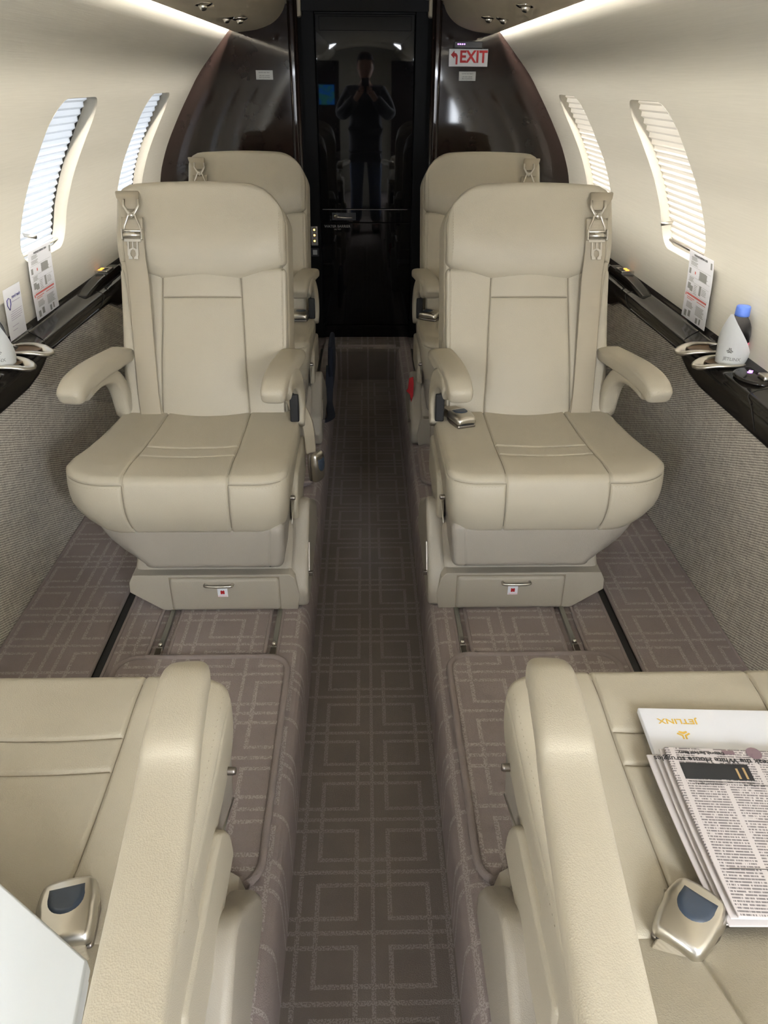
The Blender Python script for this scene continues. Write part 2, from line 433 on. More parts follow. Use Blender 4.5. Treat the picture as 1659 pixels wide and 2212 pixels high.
for s in (-1, 1):
    for c in WINC:
        wcount += 1
        W = empty('window_%d' % wcount, (s * 1.06, c, 1.2), kind='structure')
        def loc(p): return Vector(p) - Vector((s * 1.06, c, 1.2))
        # deep soft reveal
        rings = []
        for off, sh in ((-.0005, 0), (.003, .003), (.009, .006), (.018, .008), (.032, .009), (.070, .010)):
            rings.append([loc(wallp(s, y, z, off)) for y, z in winloop(c, -sh)])
        n0 = len(rings[0]); vs = [v for r_ in rings for v in r_]; fs = []
        for i in range(len(rings) - 1):
            for k in range(n0): fs.append([i * n0 + k, i * n0 + (k + 1) % n0, (i + 1) * n0 + (k + 1) % n0, (i + 1) * n0 + k])
        add('window_frame', smooth(fix(vs, fs)), WALLM, W)
        # pleated shade
        NP = 24; vs = []; fs = []; zlo, zhi = WH[0] - .01, WH[1] + .02; rows = NP * 4; cols = 6
        ya, yb = c - WW - .01, c + WW + (-.062 if s < 0 else -.006)
        for i in range(rows + 1):
            f_ = i / rows; z = zlo + (zhi - zlo) * f_; ph = (i % 4) / 4
            tri = .007 * (1 - abs(2 * ph - 1)); off = .024 + (tri if f_ > .07 else 0)
            for k in range(cols + 1):
                y = ya + (yb - ya) * k / cols
                vs.append(loc(wallp(s, y, z, off)))
        for i in range(rows):
            for k in range(cols):
                a = i * (cols + 1) + k; fs.append([a, a + 1, a + cols + 2, a + cols + 1])
        sh = add('pleated_shade', mesh('s', vs, fs, False), SHADEL if s < 0 else SHADER, W)
        # rail at the foot of the shade, and its pull
        add('shade_rail', sweep([loc(wallp(s, y, WH[0] + .022, .022)) for y in (c - WW + .02, c, c + WW - .02)], (.007, .005), 8), METALD if s > 0 else WALLM, W)
        yk = c - WW + .10 if s < 0 else c + WW - .035
        k0, k1 = wallp(s, yk, WH[0] + .075, .04), wallp(s, yk, WH[0] + .078, -.012)
        add('shade_pull', sweep([loc(k0), loc(k0.lerp(k1, .5)), loc(k1)], .006, 10), METAL, W)
        # added backing behind the shade's aft edge; left one coloured as gap shadow
        vs = []; fs = []
        for i in range(31):
            z = zlo + (zhi - zlo) * i / 30
            for y in (yb - .006, c + WW + .02): vs.append(loc(wallp(s, y, z, .038)))
        for i in range(30): fs.append([2 * i, 2 * i + 1, 2 * i + 3, 2 * i + 2])
        add('gap_backing', mesh('c', vs, fs), SEAMD if s < 0 else SHADER, W)
# ceiling panel and overhead service panels
vs = []; fs = []; CP = [(-.40 + .8 * i / 16) for i in range(17)]
for y in (Y0, Y1 + .14):
    for x in CP: vs.append((x, y, 1.868 - .30 * x * x))
fs = [[i, i + 1, 17 + i + 1, 17 + i] for i in range(16)]
add('ceiling', mesh('c', vs, fs), CEILM, None, kind='structure')
tn = 1
for s in (-1, 1):
    sec = spline([(.530, 0, 1.80), (.552, 0, 1.752), (.600, 0, 1.716), (.629, 0, 1.706), (.610, 0, 1.700), (.56, 0, 1.703), (.50, 0, 1.713), (.432, 0, 1.739), (.385, 0, 1.785), (.365, 0, 1.845), (.362, 0, 1.90)], 5)
    ny = 40; vs = [(s * p.x, Y0 + (Y1 - Y0) * j / ny, p.z) for j in range(ny + 1) for p in sec]; m_ = len(sec)
    fs = [[j * m_ + i, j * m_ + i + 1, (j + 1) * m_ + i + 1, (j + 1) * m_ + i] for j in range(ny) for i in range(m_ - 1)]
    me = smooth(fix(vs, fs)); T_ = add('trim_%d' % tn, me, CEILM, None, kind='structure'); tn += 1
# floor: dropped aisle, carpeted platforms with rounded nosing, grooves, loose panels and mats
FL = empty('floor', (0, 0, 0), kind='structure')
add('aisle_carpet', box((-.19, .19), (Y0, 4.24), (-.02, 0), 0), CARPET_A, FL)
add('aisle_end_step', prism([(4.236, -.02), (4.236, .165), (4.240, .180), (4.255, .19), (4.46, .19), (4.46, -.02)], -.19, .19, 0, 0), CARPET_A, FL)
add('step_nosing', sweep([(x, 4.262, .186) for x in (-.165, 0, .165)], (.012, .012), 10), CARPET_E, FL)
for s in (-1, 1):
    nose = [(.167, -.02), (.1675, .135), (.169, .150), (.173, .166), (.180, .178), (.190, .186), (.204, .19), (.236, .19)]
    prof = nose + [(.237, .182), (1.02, .182), (1.02, -.02)]
    vs = []; fs = []
    def strip(prof, y0, y1):
        me = prism([(s * a, b) for a, b in prof], y0, y1, 1, 0); return me
    me = strip([(a, b) for a, b in prof], Y0, 4.46); 
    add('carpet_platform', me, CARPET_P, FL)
    def panel(nm, x0, x1, y0, y1, h, rc, thick=.0055, bind=True):
        lp = []
        for cx_, cy_, a0 in ((x1 - rc, y0 + rc, -90), (x1 - rc, y1 - rc, 0), (x0 + rc, y1 - rc, 90), (x0 + rc, y0 + rc, 180)):
            for k in range(7):
                a = math.radians(a0 + 15 * k); lp.append((s * (cx_ + rc * math.cos(a)), cy_ + rc * math.sin(a)))
        o = add(nm, prism(lp, .183, h, 2, .0), CARPET_P, FL)
        path = []
        for i, p in enumerate(lp):
            q = lp[(i + 1) % len(lp)]; path.append((p[0], p[1], h - .002))
            d = math.hypot(q[0] - p[0], q[1] - p[1])
            for j in range(1, int(d / .15)): path.append((p[0] + (q[0] - p[0]) * j / int(d / .15), p[1] + (q[1] - p[1]) * j / int(d / .15), h - .002))
        add('binding', sweep(path, thick, 8, closed=True), CARPET_E, o)
    panel('carpet_strip', .238, .2385 + .002, Y0, 4.29, .190, .0005, .004)
    panel('carpet_panel', .274, .524, .30, 4.20, .190, .012)
    panel('carpet_panel', .580, .672, .30, 4.29, .190, .008)
    panel('carpet_panel', .704, .968, Y0 + .02, 4.29, .190, .008)
    panel('floor_mat', .205, .640, .90, 1.553, .205, .055, .0085)
    panel('floor_mat', .205, .640, 2.53, 2.86, .205, .045, .0085)
    for tx in (.250, .550):
        tr = add('seat_track', box((s * tx - .0065, s * tx + .0065), (1.565, 4.2), (.181, .193), .001), TRACKM, FL)
        add('track_stop', join(box((s * tx - .009, s * tx + .009), (1.568, 1.600), (.184, .198), .002), xf(lathe([(0, .011), (.005, .010), (.0065, .006), (.0065, 0)], 12), T(s * tx, 1.612, .193))), CHROME, tr)
    add('track_groove', box((.674, .702) if s > 0 else (-.702, -.674), (Y0, 4.29), (.1815, .1835), 0), SEAMD, FL)
# lower side walls in tweed, charcoal ledge above
def fas(y):   # lower edge of the ledge fascia
    return interp(y, [Y0, 1.70, 2.12, 2.22, 2.32, 2.95, 3.06, 3.2, Y1], [.715, .725, .722, .735, .772, .760, .722, .715, .71])
for s in (-1, 1):
    ys = [Y0 + (Y1 - Y0) * i / 160 for i in range(161)]
    vs = []; fs = []
    for y in ys:
        zt = fas(y) + .004
        for x, z in ((.972, .17), (.974, .19), (.984, .40), (.984, .60), (.978, zt - .02), (.977, zt), (1.0, zt)): vs.append((s * x, y, z))
    for i in range(160):
        for k in range(6): fs.append([i * 7 + k, i * 7 + k + 1, i * 7 + k + 8, i * 7 + k + 7])
    sw = add('trim_%d' % tn, smooth(fix(vs, fs)), TWEED, None, kind='structure'); tn += 1
    vs = []; fs = []
    for y in ys:
        zb = fas(y); pr = [(1.02, zb), (.975, zb), (.9705, zb + .003), (.970, zb + .01), (.970, .772), (.9715, .781), (.976, .787), (.979, .789), (.980, .795), (.983, .801), (.990, .804), (1.02, .808), (1.05, .815), (1.058, .822), (1.063, .835), (1.075, .84)]
        for x, z in pr: vs.append((s * x, y, z))
    m_ = 16
    for i in range(160):
        for k in range(m_ - 1): fs.append([i * m_ + k, i * m_ + k + 1, (i + 1) * m_ + k + 1, (i + 1) * m_ + k])
    lg = add('ledge_trim', smooth(fix(vs, fs)), LEDGE, None, kind='structure')
    # joint lines across the ledge
    for ya, yb, yc in ((1.76, 1.80, 1.86), (2.80, 2.86, 2.93), (.70, .74, .80)):
        add('joint', sweep(spline([(s * 1.055, yb + .06, .8165), (s * 1.02, yc + .01, .8085), (s * .992, yc, .8045), (s * .9795, yc - .01, .797), (s * .9695, yb, .782), (s * .9695, ya, max(.74, fas(ya) + .006))], 5), .0011, 6), SEAMD, lg)
    add('joint', sweep(spline([(s * 1.050, 2.38, .8165), (s * 1.02, 2.36, .8085), (s * .99, 2.33, .8045), (s * .9695, 2.30, .785)], 5), .0011, 6), SEAMD, lg)
    # raised arch housing for the switch panel
    for yy in (3.13,):
        hs = rbox((1.012 if s > 0 else -1.064, 1.064 if s > 0 else -1.012), (yy - .30, yy + .16), (.806, .836), .012, .03,
                  warp=lambda x, y, z: (x, y, z - .022 * max(0, (yy - .05 - y) / .25) ** 1.5 * (z > .81)))
        add('switch_housing', hs, LEDGE, lg)
    add('lid_outline', sweep(spline([(s * 1.006, 3.6, .8075), (s * 1.005, 3.2, .8075), (s * 1.000, 3.02, .807), (s * .990, 2.99, .8055), (s * .980, 2.99, .80)], 5), .001, 6), SEAMD, lg)

# ------------------------------------------------------------------ aft bulkhead, pillars, door
for s in (-1, 1):
    poly = [(.345, .19), (.345, 1.835), (.375, 1.81)] + [(.385, 1.787), (.432, 1.742), (.5, 1.716), (.6, 1.703), (.640, 1.708)]
    poly += [(wx(z) + .004, z) for z in [1.69 - .03 * i for i in range(50)] if z > .19] + [(1.03, .19)]
    o = add('bulkhead_wall' , prism([(s * a, b) for a, b in poly], 4.30, 4.325, 1, 0), WOOD, None, kind='structure')
    o.name = 'wall_aft_' + ('left' if s < 0 else 'right')
    # gloss reeded pillar edging the doorway
    p1 = box((s * .345 - .012, s * .345 + .012), (4.275, 4.45), (.19, 1.84), .006)
    p2 = sweep([(s * .352, 4.290, .19), (s * .352, 4.290, 1.0), (s * .352, 4.290, 1.845)], .013, 14, (0, 1, 0))
    p3 = sweep([(s * .327, 4.292, .19), (s * .327, 4.292, 1.0), (s * .327, 4.292, 1.845)], .010, 14, (0, 1, 0))
    add('trim_%d' % tn, join(p1, p2, p3), WOOD, None, kind='structure'); tn += 1
    # jamb
    add('trim_%d' % tn, box((min(s * .335, s * .247), max(s * .335, s * .247)), (4.425, 4.46), (.19, 1.84), .004), JAMB, None, kind='structure'); tn += 1
    add('trim_%d' % tn, rbox((s * .318 - .014, s * .318 + .014), (4.33, 4.42), (1.765, 1.845), .012, .02), CEILM, None, kind='structure'); tn += 1
hd = [(-.335, 1.79), (.335, 1.79)] + [(x, 1.862 - .30 * x * x) for x in [.335 - .067 * i for i in range(11)]]
add('trim_%d' % tn, prism(hd, 4.36, 4.46, 1, 0), DOORM, None, kind='structure'); tn += 1
D = empty('door_1', (0, 4.44, .19), kind='structure')
def dl(me): return xf(me, T(0, -4.44, -.19))
add('upper_leaf', dl(box((-.245, .245), (4.440, 4.455), (.895, 1.785), .003)), DOORM, D)
add('top_panel', dl(box((-.225, .228), (4.4365, 4.44), (1.715, 1.775), .003)), DOORM, D)
add('middle_leaf', dl(box((-.245, .245), (4.437, 4.455), (.827, .892), .002)), DOORM, D)
add('lower_leaf', dl(box((-.245, .245), (4.440, 4.455), (.262, .824), .003)), DOORM, D)
add('kick_panel', dl(box((-.245, .245), (4.437, 4.455), (.19, .259), .002)), DOORM, D)
add('edge_strip', dl(box((-.235, .225), (4.4355, 4.438), (.8915, .8935), .0003)), METALD, D)
h = join(xf(lathe([(0, .016), (.010, .015), (.013, .008), (.013, 0)], 16), T(-.165, 4.435, .858) @ RX(PI / 2)),
         sweep([(-.165, 4.420, .858), (-.140, 4.418, .855), (-.11, 4.418, .853), (-.075, 4.420, .853)], [(.006, .008), (.006, .007), (.005, .008), (.004, .006)], 10, (0, 1, 0)))
add('door_handle', dl(h), METAL, D)
add('latch_recess', dl(box((-.185, -.055), (4.4362, 4.4375), (.838, .876), .0004)), DARK, D)
t1 = xf(text_mesh('WATER BARRIER', .019, .0002, .01), T(-.157, 4.4385, .805) @ RX(PI / 2)); add('lettering', dl(t1), GREYP, D)
t1 = xf(text_mesh('USE TRIM', .009, .0002), T(-.157, 4.4385, .790) @ RX(PI / 2)); add('lettering', dl(t1), GREYP, D)
LP = empty('light_switch_plate', (-.283, 4.424, .76), label='narrow vertical switch plate with three lit amber squares beside the door', category='switch panel')
add('plate', box((-.019, .019), (-.004, 0), (-.052, .048), .002), METALD, LP)
for k in (-.028, .002, .030):
    b_ = add('button', box((-.009, .009), (-.0065, -.004), (k - .009, k + .009), .001), DARK, LP)
    add('indicator', box((-.0045, .0045), (-.0072, -.0063), (k - .004, k + .005), .0003), AMBER, b_)
OUT = empty('power_outlet', (-.283, 4.424, .672), label='small square dark power outlet under the amber switch plate', category='outlet')
add('plate', box((-.021, .021), (-.004, 0), (-.022, .022), .002), DARK, OUT)
add('socket', box((-.012, .012), (-.0055, -.004), (-.013, .013), .003), LABELM, OUT)

# signs on the bulkheads
EX = empty('exit_sign', (.497, 4.297, 1.60), label='white exit sign with red letters and left arrow', category='sign')
add('sign_board', box((-.094, .094), (-.008, 0), (-.037, .037), .002), mat('sign white', (.60, .60, .62), .4), EX)
me = xf(text_mesh('EXIT', .070, .0006, .028), Matrix.Diagonal((.93, 1, 1, 1))); xf(me, T(.024, -.0088, .002) @ RX(PI / 2)); add('lettering', me, REDP, EX)
ar = prism([(-.085, .012), (-.068, .030), (-.068, .020), (-.058, .018), (-.052, .008), (-.052, -.028), (-.061, -.028), (-.061, .004), (-.068, .006), (-.068, -.004)], -.0095, -.0085, 1, 0)
add('arrow', ar, REDP, EX)
BX = empty('warning_light_box', (.493, 4.298, 1.652), label='small black box with violet lights above the exit sign', category='indicator box')
add('housing', box((-.067, .067), (-.02, 0), (-.013, .015), .002), DARK, BX)
for k in range(4):
    add('indicator', box((-.052 + .010 * k, -.046 + .010 * k), (-.0212, -.0195), (.001, .006), .0003), PURPLE, BX)
for s, nm in ((-1, 'silver placard on the left dark bulkhead'), (1, 'silver placard below the exit sign')):
    cx_ = -.488 if s < 0 else .497
    pl = empty('placard', (cx_, 4.2985, 1.523), label=nm, category='placard')
    add('plate', rbox((-.041, .041), (-.003, 0), (-.020, .020), .0014, .02), LABELM, pl)
    for z, t in ((.010, 'FASTEN SEAT BELT'), (-.003, 'LIFE VEST UNDER'), (-.011, 'SEAT IN DRAWER')):
        add('lettering', xf(text_mesh(t, .0065), T(0, -.0032, z) @ RX(PI / 2)), BLACKP, pl)

# reading lamps and air outlets in the overhead panels
def psu_lamp(x, y, lab, s, cat):
    zz = 1.7125 if abs(x) > .49 else 1.72
    g = empty('reading_lamp' if cat == 'lamp' else 'air_outlet', (x, y - .14, zz + .004), label=lab, category=cat)
    add('bezel', lathe([(.014, -.001), (.030, -.001), (.034, -.004), (.030, -.008), (.022, -.012), (.014, -.010), (.014, -.001)], 24), CHROME, g)
    add('nozzle', xf(lathe([(0, -.024), (.008, -.024), (.012, -.020), (.016, -.004), (.016, 0)], 20), RY(.25 * s) @ RX(-.25)), METAL, g)
    if cat == 'lamp': add('lens', xf(lathe([(0, -.0255), (.0075, -.0247)], 16), RY(.25 * s) @ RX(-.25)), DARK, g)
psu_lamp(-.492, 3.72, 'chrome air outlet overhead at left, nearer the bulkhead', -1, 'air outlet')
psu_lamp(-.535, 3.66, 'chrome reading lamp overhead at left, close beside the air outlet', -1, 'lamp')
psu_lamp(-.515, 3.06, 'chrome reading lamp overhead at left, nearest the camera', -1, 'lamp')
psu_lamp(.485, 3.68, 'chrome air outlet overhead at right, nearer the bulkhead', 1, 'air outlet')
psu_lamp(.53, 3.60, 'chrome reading lamp overhead at right, close beside the air outlet', 1, 'lamp')
psu_lamp(.51, 3.03, 'chrome reading lamp overhead at right, nearest the camera', 1, 'lamp')

# forward end of the cabin, behind the camera, seen mirrored in the door
add('wall_forward_left', box((-1.05, -.30), (-1.25, -1.22), (ZF, 1.70), .003), WOOD, None, kind='structure')
add('wall_forward_right', box((.30, .965), (-1.25, -1.22), (ZF, 1.70), .003), WOOD, None, kind='structure')
add('wall_forward', box((-1.2, 1.2), (-2.45, -2.42), (-.02, 1.9), 0), WALLM, None, kind='structure')
add('wall_entry', box((1.09, 1.12), (-2.42, -.70), (-.02, 1.9), 0), WALLM, None, kind='structure')
add('wall_aft', box((-1.1, 1.1), (4.47, 4.49), (-.02, 1.95), 0), SEAMD, None, kind='structure')  # added dark backing behind the door, stops outside light leaking through its gaps
MS = empty('map_screen', (-.445, -1.205, 1.36), label='blue glowing map screen on the forward partition, mirrored in the door', category='screen')
add('bezel', box((-.10, .10), (-.01, .0), (-.115, .115), .004), DARK, MS)
add('display', box((-.088, .088), (0, .003), (-.10, .10), .001), MAPM, MS)

# ------------------------------------------------------------------ the photographer, seen mirrored in the door
def skin(verts, edges, radii, levels=2, root=0):
    me = bpy.data.meshes.new('k'); me.from_pydata(verts, edges, []); o = bpy.data.objects.new('k', me); C.objects.link(o)
    o.modifiers.new('s', 'SKIN'); sv = me.skin_vertices[0].data
    for k, r_ in enumerate(radii): sv[k].radius = r_ if isinstance(r_, tuple) else (r_, r_); sv[k].use_root = (k == root)
    m2 = o.modifiers.new('u', 'SUBSURF'); m2.levels = levels; m2.render_levels = levels
    out = bpy.data.meshes.new_from_object(o.evaluated_get(bpy.context.evaluated_depsgraph_get())); bpy.data.objects.remove(o)
    return smooth(out)
SKIN = mat('skin', (.50, .27, .19), .5); HAIR = mat('dark hair', (.012, .009, .008), .6)
JACKET = mat('navy jacket cloth', (.012, .016, .032), .75); JEANS = mat('blue denim', (.055, .095, .20), .8)
PH = empty('person', (0, -.36, 0), label='person in a navy jacket and jeans holding up a phone, mirrored in the black door', category='person')
PY = -.36
def body_chain(sk=0.0, part='all'):
    V = []; E_ = []; Rr = []
    def a(p, r, prev=None):
        V.append((p[0], p[1] - PY, p[2])); Rr.append(r if isinstance(r, tuple) else (r, r))
        if prev is not None: E_.append((prev, len(V) - 1))
        return len(V) - 1
    pel = a((0, PY, .90 if part != 'legs' else .93), (.155 + sk, .115 + sk))
    if part == 'legs': a((0, PY, 1.05), (.145 + sk, .108 + sk), pel)
    if part == 'top': a((0, PY, .84), (.15 + sk, .11 + sk), pel)
    if part in ('all', 'top'):
        w1 = a((0, PY + .005, 1.06), (.15 + sk, .11 + sk), pel); ch = a((0, PY + .01, 1.24), (.165 + sk, .12 + sk), w1)
        sh0 = a((0, PY - .005, 1.37), (.13 + sk, .095 + sk), ch); nk = a((0, PY + .01, 1.455), .058 + sk * .7, sh0)
        if part == 'all': a((0, PY + .03, 1.53), .056, nk)
        for s in (-1, 1):
            q = a((s * .165, PY, 1.375), .068 + sk, sh0); q = a((s * .235, PY + .05, 1.27), .052 + sk, q)
            q = a((s * .265, PY + .10, 1.17), .046 + sk, q); q = a((s * .19, PY + .19, 1.245), .040 + sk, q)
            q = a((s * .095, PY + .275, 1.345), .031 + sk, q)
            if part == 'all':
                q = a((s * .065, PY + .300, 1.385), (.022, .034), q); a((s * .052, PY + .312, 1.42), (.015, .036), q)
    if part in ('all', 'legs'):
        for s in (-1, 1):
            q = a((s * .085, PY, .84), .090 + sk, pel); q = a((s * .098, PY + .015, .66), .075 + sk, q)
            q = a((s * .10, PY + .02, .48), .058 + sk, q); q = a((s * .105, PY, .30), .056 + sk * 1.2, q)
            q = a((s * .11, PY - .01, .10), .042 + sk * 1.8, q)
            if part == 'all': q = a((s * .112, PY + .02, .045), .04, q); a((s * .118, PY + .13, .035), .036, q)
    return V, E_, Rr
add('body', skin(*body_chain()), SKIN, PH)
add('jacket', skin(*body_chain(.030, 'top')), JACKET, PH)
add('jeans', skin(*body_chain(.013, 'legs')), JEANS, PH)
def whd(x, y, z):
    y2 = y + .022 * math.exp(-((x / .012) ** 2 + ((z + .012) / .020) ** 2)) * (y > 0) - .006 * math.exp(-(((abs(x) - .03) / .014) ** 2 + ((z - .012) / .012) ** 2)) * (y > 0)
    k = 1 - .22 * max(0, (-z - .02) / .1)
    return x * k, y2 + .008 * max(0, -z / .12) * (y > 0), z
hd_ = []
hm = lathe([(0, -.125)] + [(.084 * math.sin(PI * i / 24) ** .68, -.125 * math.cos(PI * i / 24)) for i in range(1, 24)] + [(0, .125)], 40, 1, 1.22)
for v in hm.vertices: v.co = Vector(whd(*v.co)) + Vector((0, .055, 1.625))
head = add('head', hm, SKIN, PH)
hr_ = lathe([(.090, -.03), (.092, 0)] + [(.092 * math.cos(PI / 2 * i / 10) ** .62, .012 + .126 * math.sin(PI / 2 * i / 10)) for i in range(11)], 32, 1, 1.22)
for v in hr_.vertices: v.co = v.co + Vector((0, .055 - .012 - .05 * max(0, -(v.co.z - .04)) , 1.625)) if v.co.y < .03 else Vector((v.co.x, min(v.co.y, .095), max(v.co.z, .062))) + Vector((0, .050, 1.625))
add('hair', hr_, HAIR, head)
for s in (-1, 1):
    add('eye', xf(lathe([(0, -.010), (.007, -.007), (.010, 0), (.007, .007), (0, .010)], 14), T(s * .030, .055 + .083, 1.637)), mat('eye', (.5, .48, .45), .2), head)
    add('ear', xf(rbox((-.008, .008), (-.017, .017), (-.030, .030), .007, .01), T(s * .080, .045, 1.62)), SKIN, head)
    V = []; E_ = []; Rr = []; b0 = (s * .056, .308, 1.405)
    V.append(b0); Rr.append((.012, .012))
    for k in range(4):       # four fingers round the back edge of the phone, unequal
        z_ = 1.440 - .019 * k; L_ = (.9, 1.0, .95, .8)[k]; i0 = len(V)
        V += [(s * .060, .312 - .004 * k, z_ - .004), (s * (.060 - .016 * L_), .334 - .008 * k, z_ + .004), (s * (.060 - .034 * L_), .340 - .008 * k, z_ + .007), (s * (.060 - .050 * L_), .336 - .008 * k, z_ + .008)]
        Rr += [(.0095, .0095), (.0088, .0088), (.008, .008), (.0068, .0068)]; E_ += [(0, i0), (i0, i0 + 1), (i0 + 1, i0 + 2), (i0 + 2, i0 + 3)]
    i0 = len(V); V += [(s * .046, .296, 1.400), (s * .030, .288, 1.412), (s * .014, .290, 1.424)]; Rr += [(.011, .011), (.0095, .0095), (.0075, .0075)]; E_ += [(0, i0), (i0, i0 + 1), (i0 + 1, i0 + 2)]
    add('hand', skin(V, E_, Rr), SKIN, PH)
    sh_ = rbox((-.045, .045), (-.09, .17), (0, .085), .03, .03, warp=lambda x, y, z: (x * (1 - .2 * max(0, y / .17)), y, z * (1 - .35 * max(0, y / .17))))
    add('shoe', xf(sh_, T(s * .112, -.01, .001)), mat('dark shoe', (.03, .025, .022), .6), PH)
pc = Vector((0, 0, 1.5)) - F3 * .030 - U3 * .060
pm = rbox((-.037, .037), (-.076, .076), (-.0045, .0045), .0035, .02)
for v in pm.vertices: v.co = R3 * v.co.x + U3 * v.co.y + F3 * v.co.z
ph = add('mobile_phone', pm, DARK, None, label='black mobile phone held up in both hands of the mirrored person', category='phone'); ph.location = pc
# ------------------------------------------------------------------ seats
SLP = .353 / .936
def BP(x, s_, t):   # point on the reclined back: x across, s up, t forward of the face
    return Vector((x, .45 + s_ * .353 - t * .936, .44 + s_ * .936 + t * .353))
def build_seat(side):
    """side=+1: window side at +x. Local frame: lip of the cushion at y=0, back towards +y, platform at z=0."""
    def fl(me):
        if side < 0:
            me.transform(Matrix.Diagonal((-1, 1, 1, 1))); me.flip_normals()
        return me
    P = {}
    # --- cushion
    def wc(x, y, z):
        d = max(0, min(1, 1 - y / .42)) ** 1.5
        cx_ = 0
        if x > .17: cx_ = .115 * (1 - math.sqrt(max(0, 1 - min(1, (x - .17) / .135) ** 2)))
        if x < -.20: cx_ = .065 * (1 - math.sqrt(max(0, 1 - min(1, (-.20 - x) / .080) ** 2)))
        h = (.442 - z) / .168; h = max(0, min(1, h))
        yy = y + cx_ * d - .016 * math.sin(PI * min(1, h * 1.0)) * (y < .2) * max(0, 1 - y / .12)
        yy += .012 * h ** 3 * max(0, 1 - y / .15)
        xx = x
        if x > 0: xx = x * (1 - .17 * max(0, y - .02) / .46) - (.082 * h ** 4.0) * (x / .3) ** 2
        else: xx = x + (.018 * h ** 2.4) * (x / .28) ** 2
        zz = z
        if h < .2:
            if abs(x) < .13: zz -= .006 * (1 - (x / .13) ** 2) * (1 if y > .05 else y / .05)
            zz -= .004 * math.exp(-((y - .30) / .12) ** 2)
            zz += .006 * math.exp(-((y - .07) / .06) ** 2)
        return xx, yy, zz
    def sf(axn, sv, p, k, sd):
        if axn == 1: return abs(p[0]) < .132 and k == 2 and sd == 1
        if axn == 2: return abs(p[0]) > .13 and k != 2
        return p[2] > .28 and not (k == 1 and sd == 1)
    P['seat_cushion'] = fl(rbox((-.278, .302), (0, .475), (.274, .442), .019, .022, sx=(-.13, .135), sy=(.142, .205), sz=(.424,), gw=.0030, gd=.0052, warp=wc, seamf=sf, rr=5))
    def ws(x, y, z):
        h = max(0, min(1, (.305 - z) / .125)); xx = x
        if x > 0: xx = x - .115 * h ** 2.0 * (x / .236) ** 2
        else: xx = x + .008 * h
        return xx, y + (.06 * (1 - math.sqrt(max(0, 1 - min(1, max(0, x - .12) / .12) ** 2)))) * (y < .2), z
    def thread(lines, wf, r_=.0009, dn=-.0012):
        out = []
        for ln_ in lines:
            out.append(sweep([Vector(wf(*p)) for p in ln_], r_, 5))
        return join(*out)
    def samp(pts, n_=14):
        o_ = []
        for a_, b_ in zip(pts[:-1], pts[1:]):
            for k in range(n_): o_.append([a_[i] + (b_[i] - a_[i]) * k / n_ for i in range(3)])
        return o_ + [list(pts[-1])]
    zt, g = .4392, .0035
    cl_ = [samp([(sx_, .45, zt - g + .0015), (sx_, .03, zt - g + .0015), (sx_, .012, zt - .008), (sx_, g, zt - .020), (sx_, g, .30)]) for sx_ in (-.13, .135)]
    cl_ += [samp([(-.126, sy_, zt - g + .0015), (.131, sy_, zt - g + .0015)], 8) for sy_ in (.142, .205)]
    cl_ += [samp([(.135, g, .424), (.28, g, .424), (.2965, .02, .424), (.2985, .42, .424)]), samp([(-.13, g, .424), (-.258, g, .424), (-.2725, .02, .424), (-.2745, .45, .424)])]
    P['cushion_seams'] = fl(thread(cl_, wc))
    def stitches(line, wf, step=.0075):
        P_ = [Vector(wf(*p)) for p in samp(line, 60)]; out = []; acc = 0; vs = []; fs = []
        for a_, b_ in zip(P_[:-1], P_[1:]):
            d = (b_ - a_).length; acc += d
            if acc > step and d > 1e-6:
                acc = 0; t_ = (b_ - a_).normalized() * .0021; k = len(vs)
                n1 = t_.cross(Vector((0, 0, 1))); n1 = (n1 if n1.length > 1e-6 else Vector((1, 0, 0))).normalized() * .0007; n2 = t_.cross(n1).normalized() * .0007
                vs += [a_ - t_, a_ + n1, a_ + n2, a_ - n1, a_ - n2, a_ + t_]
                fs += [[k, k + 1, k + 2], [k, k + 2, k + 3], [k, k + 3, k + 4], [k, k + 4, k + 1], [k + 5, k + 2, k + 1], [k + 5, k + 3, k + 2], [k + 5, k + 4, k + 3], [k + 5, k + 1, k + 4]]
        return mesh('st', vs, fs, False)
    P['cushion_stitching'] = fl(join(stitches([(.140, -.0005, .4175), (.28, -.0005, .4175), (.2995, .02, .4175), (.302, .40, .4175)], wc), stitches([(-.135, -.0005, .4175), (-.26, -.0005, .4175), (-.2745, .02, .4175), (-.2785, .45, .4175)], wc),
        stitches([(-.268, .03, .4405), (-.265, .45, .4405)], wc)))
    P['cushion_frame'] = fl(rbox((-.262, .236), (.010, .47), (.164, .300), .020, .025, sx=(-.225,), gw=.0025, gd=.002, warp=ws, seamf=lambda a, b, p, k, sd: k == 1 and sd == 0, rr=4))
    # --- base pedestal
    fr = [(-.282, .004), (-.288, .050), (-.276, .105), (-.262, .118), (.170, .118), (.182, .095), (.184, .062), (.098, 0), (-.28, 0)]
    b1 = prism(fr, .055, .50, 1, .010, 3)
    def wb(x, y, z): return x, y + max(0, z - .1) * .9, z
    b2 = rbox((-.27, .17), (.07, .50), (.09, .215), .02, .03, warp=wb)
    wing = prism([(.060, .004), (.056, .06), (.090, .12), (.160, .19), (.205, .240), (.235, .256), (.27, .248), (.36, .19), (.46, .14), (.50, .10), (.52, .004)], -.312, -.262, 0, .014, 4)
    P['pedestal'] = fl(join(b1, b2, wing))
    P['drawer'] = fl(xf(rbox((-.232, .070), (.046, .075), (.004, .110), .010, .03), T(0, 0, 0)))
    P['drawer_gap'] = fl(box((-.2335, .0715), (.0538, .0555), (.0025, .1115), 0))
    P['drawer_handle'] = fl(sweep(spline([(-.105, .046, .094), (-.103, .036, .094), (-.08, .033, .094), (-.055, .033, .094), (-.032, .036, .094), (-.030, .046, .094)], 4), .0042, 8))
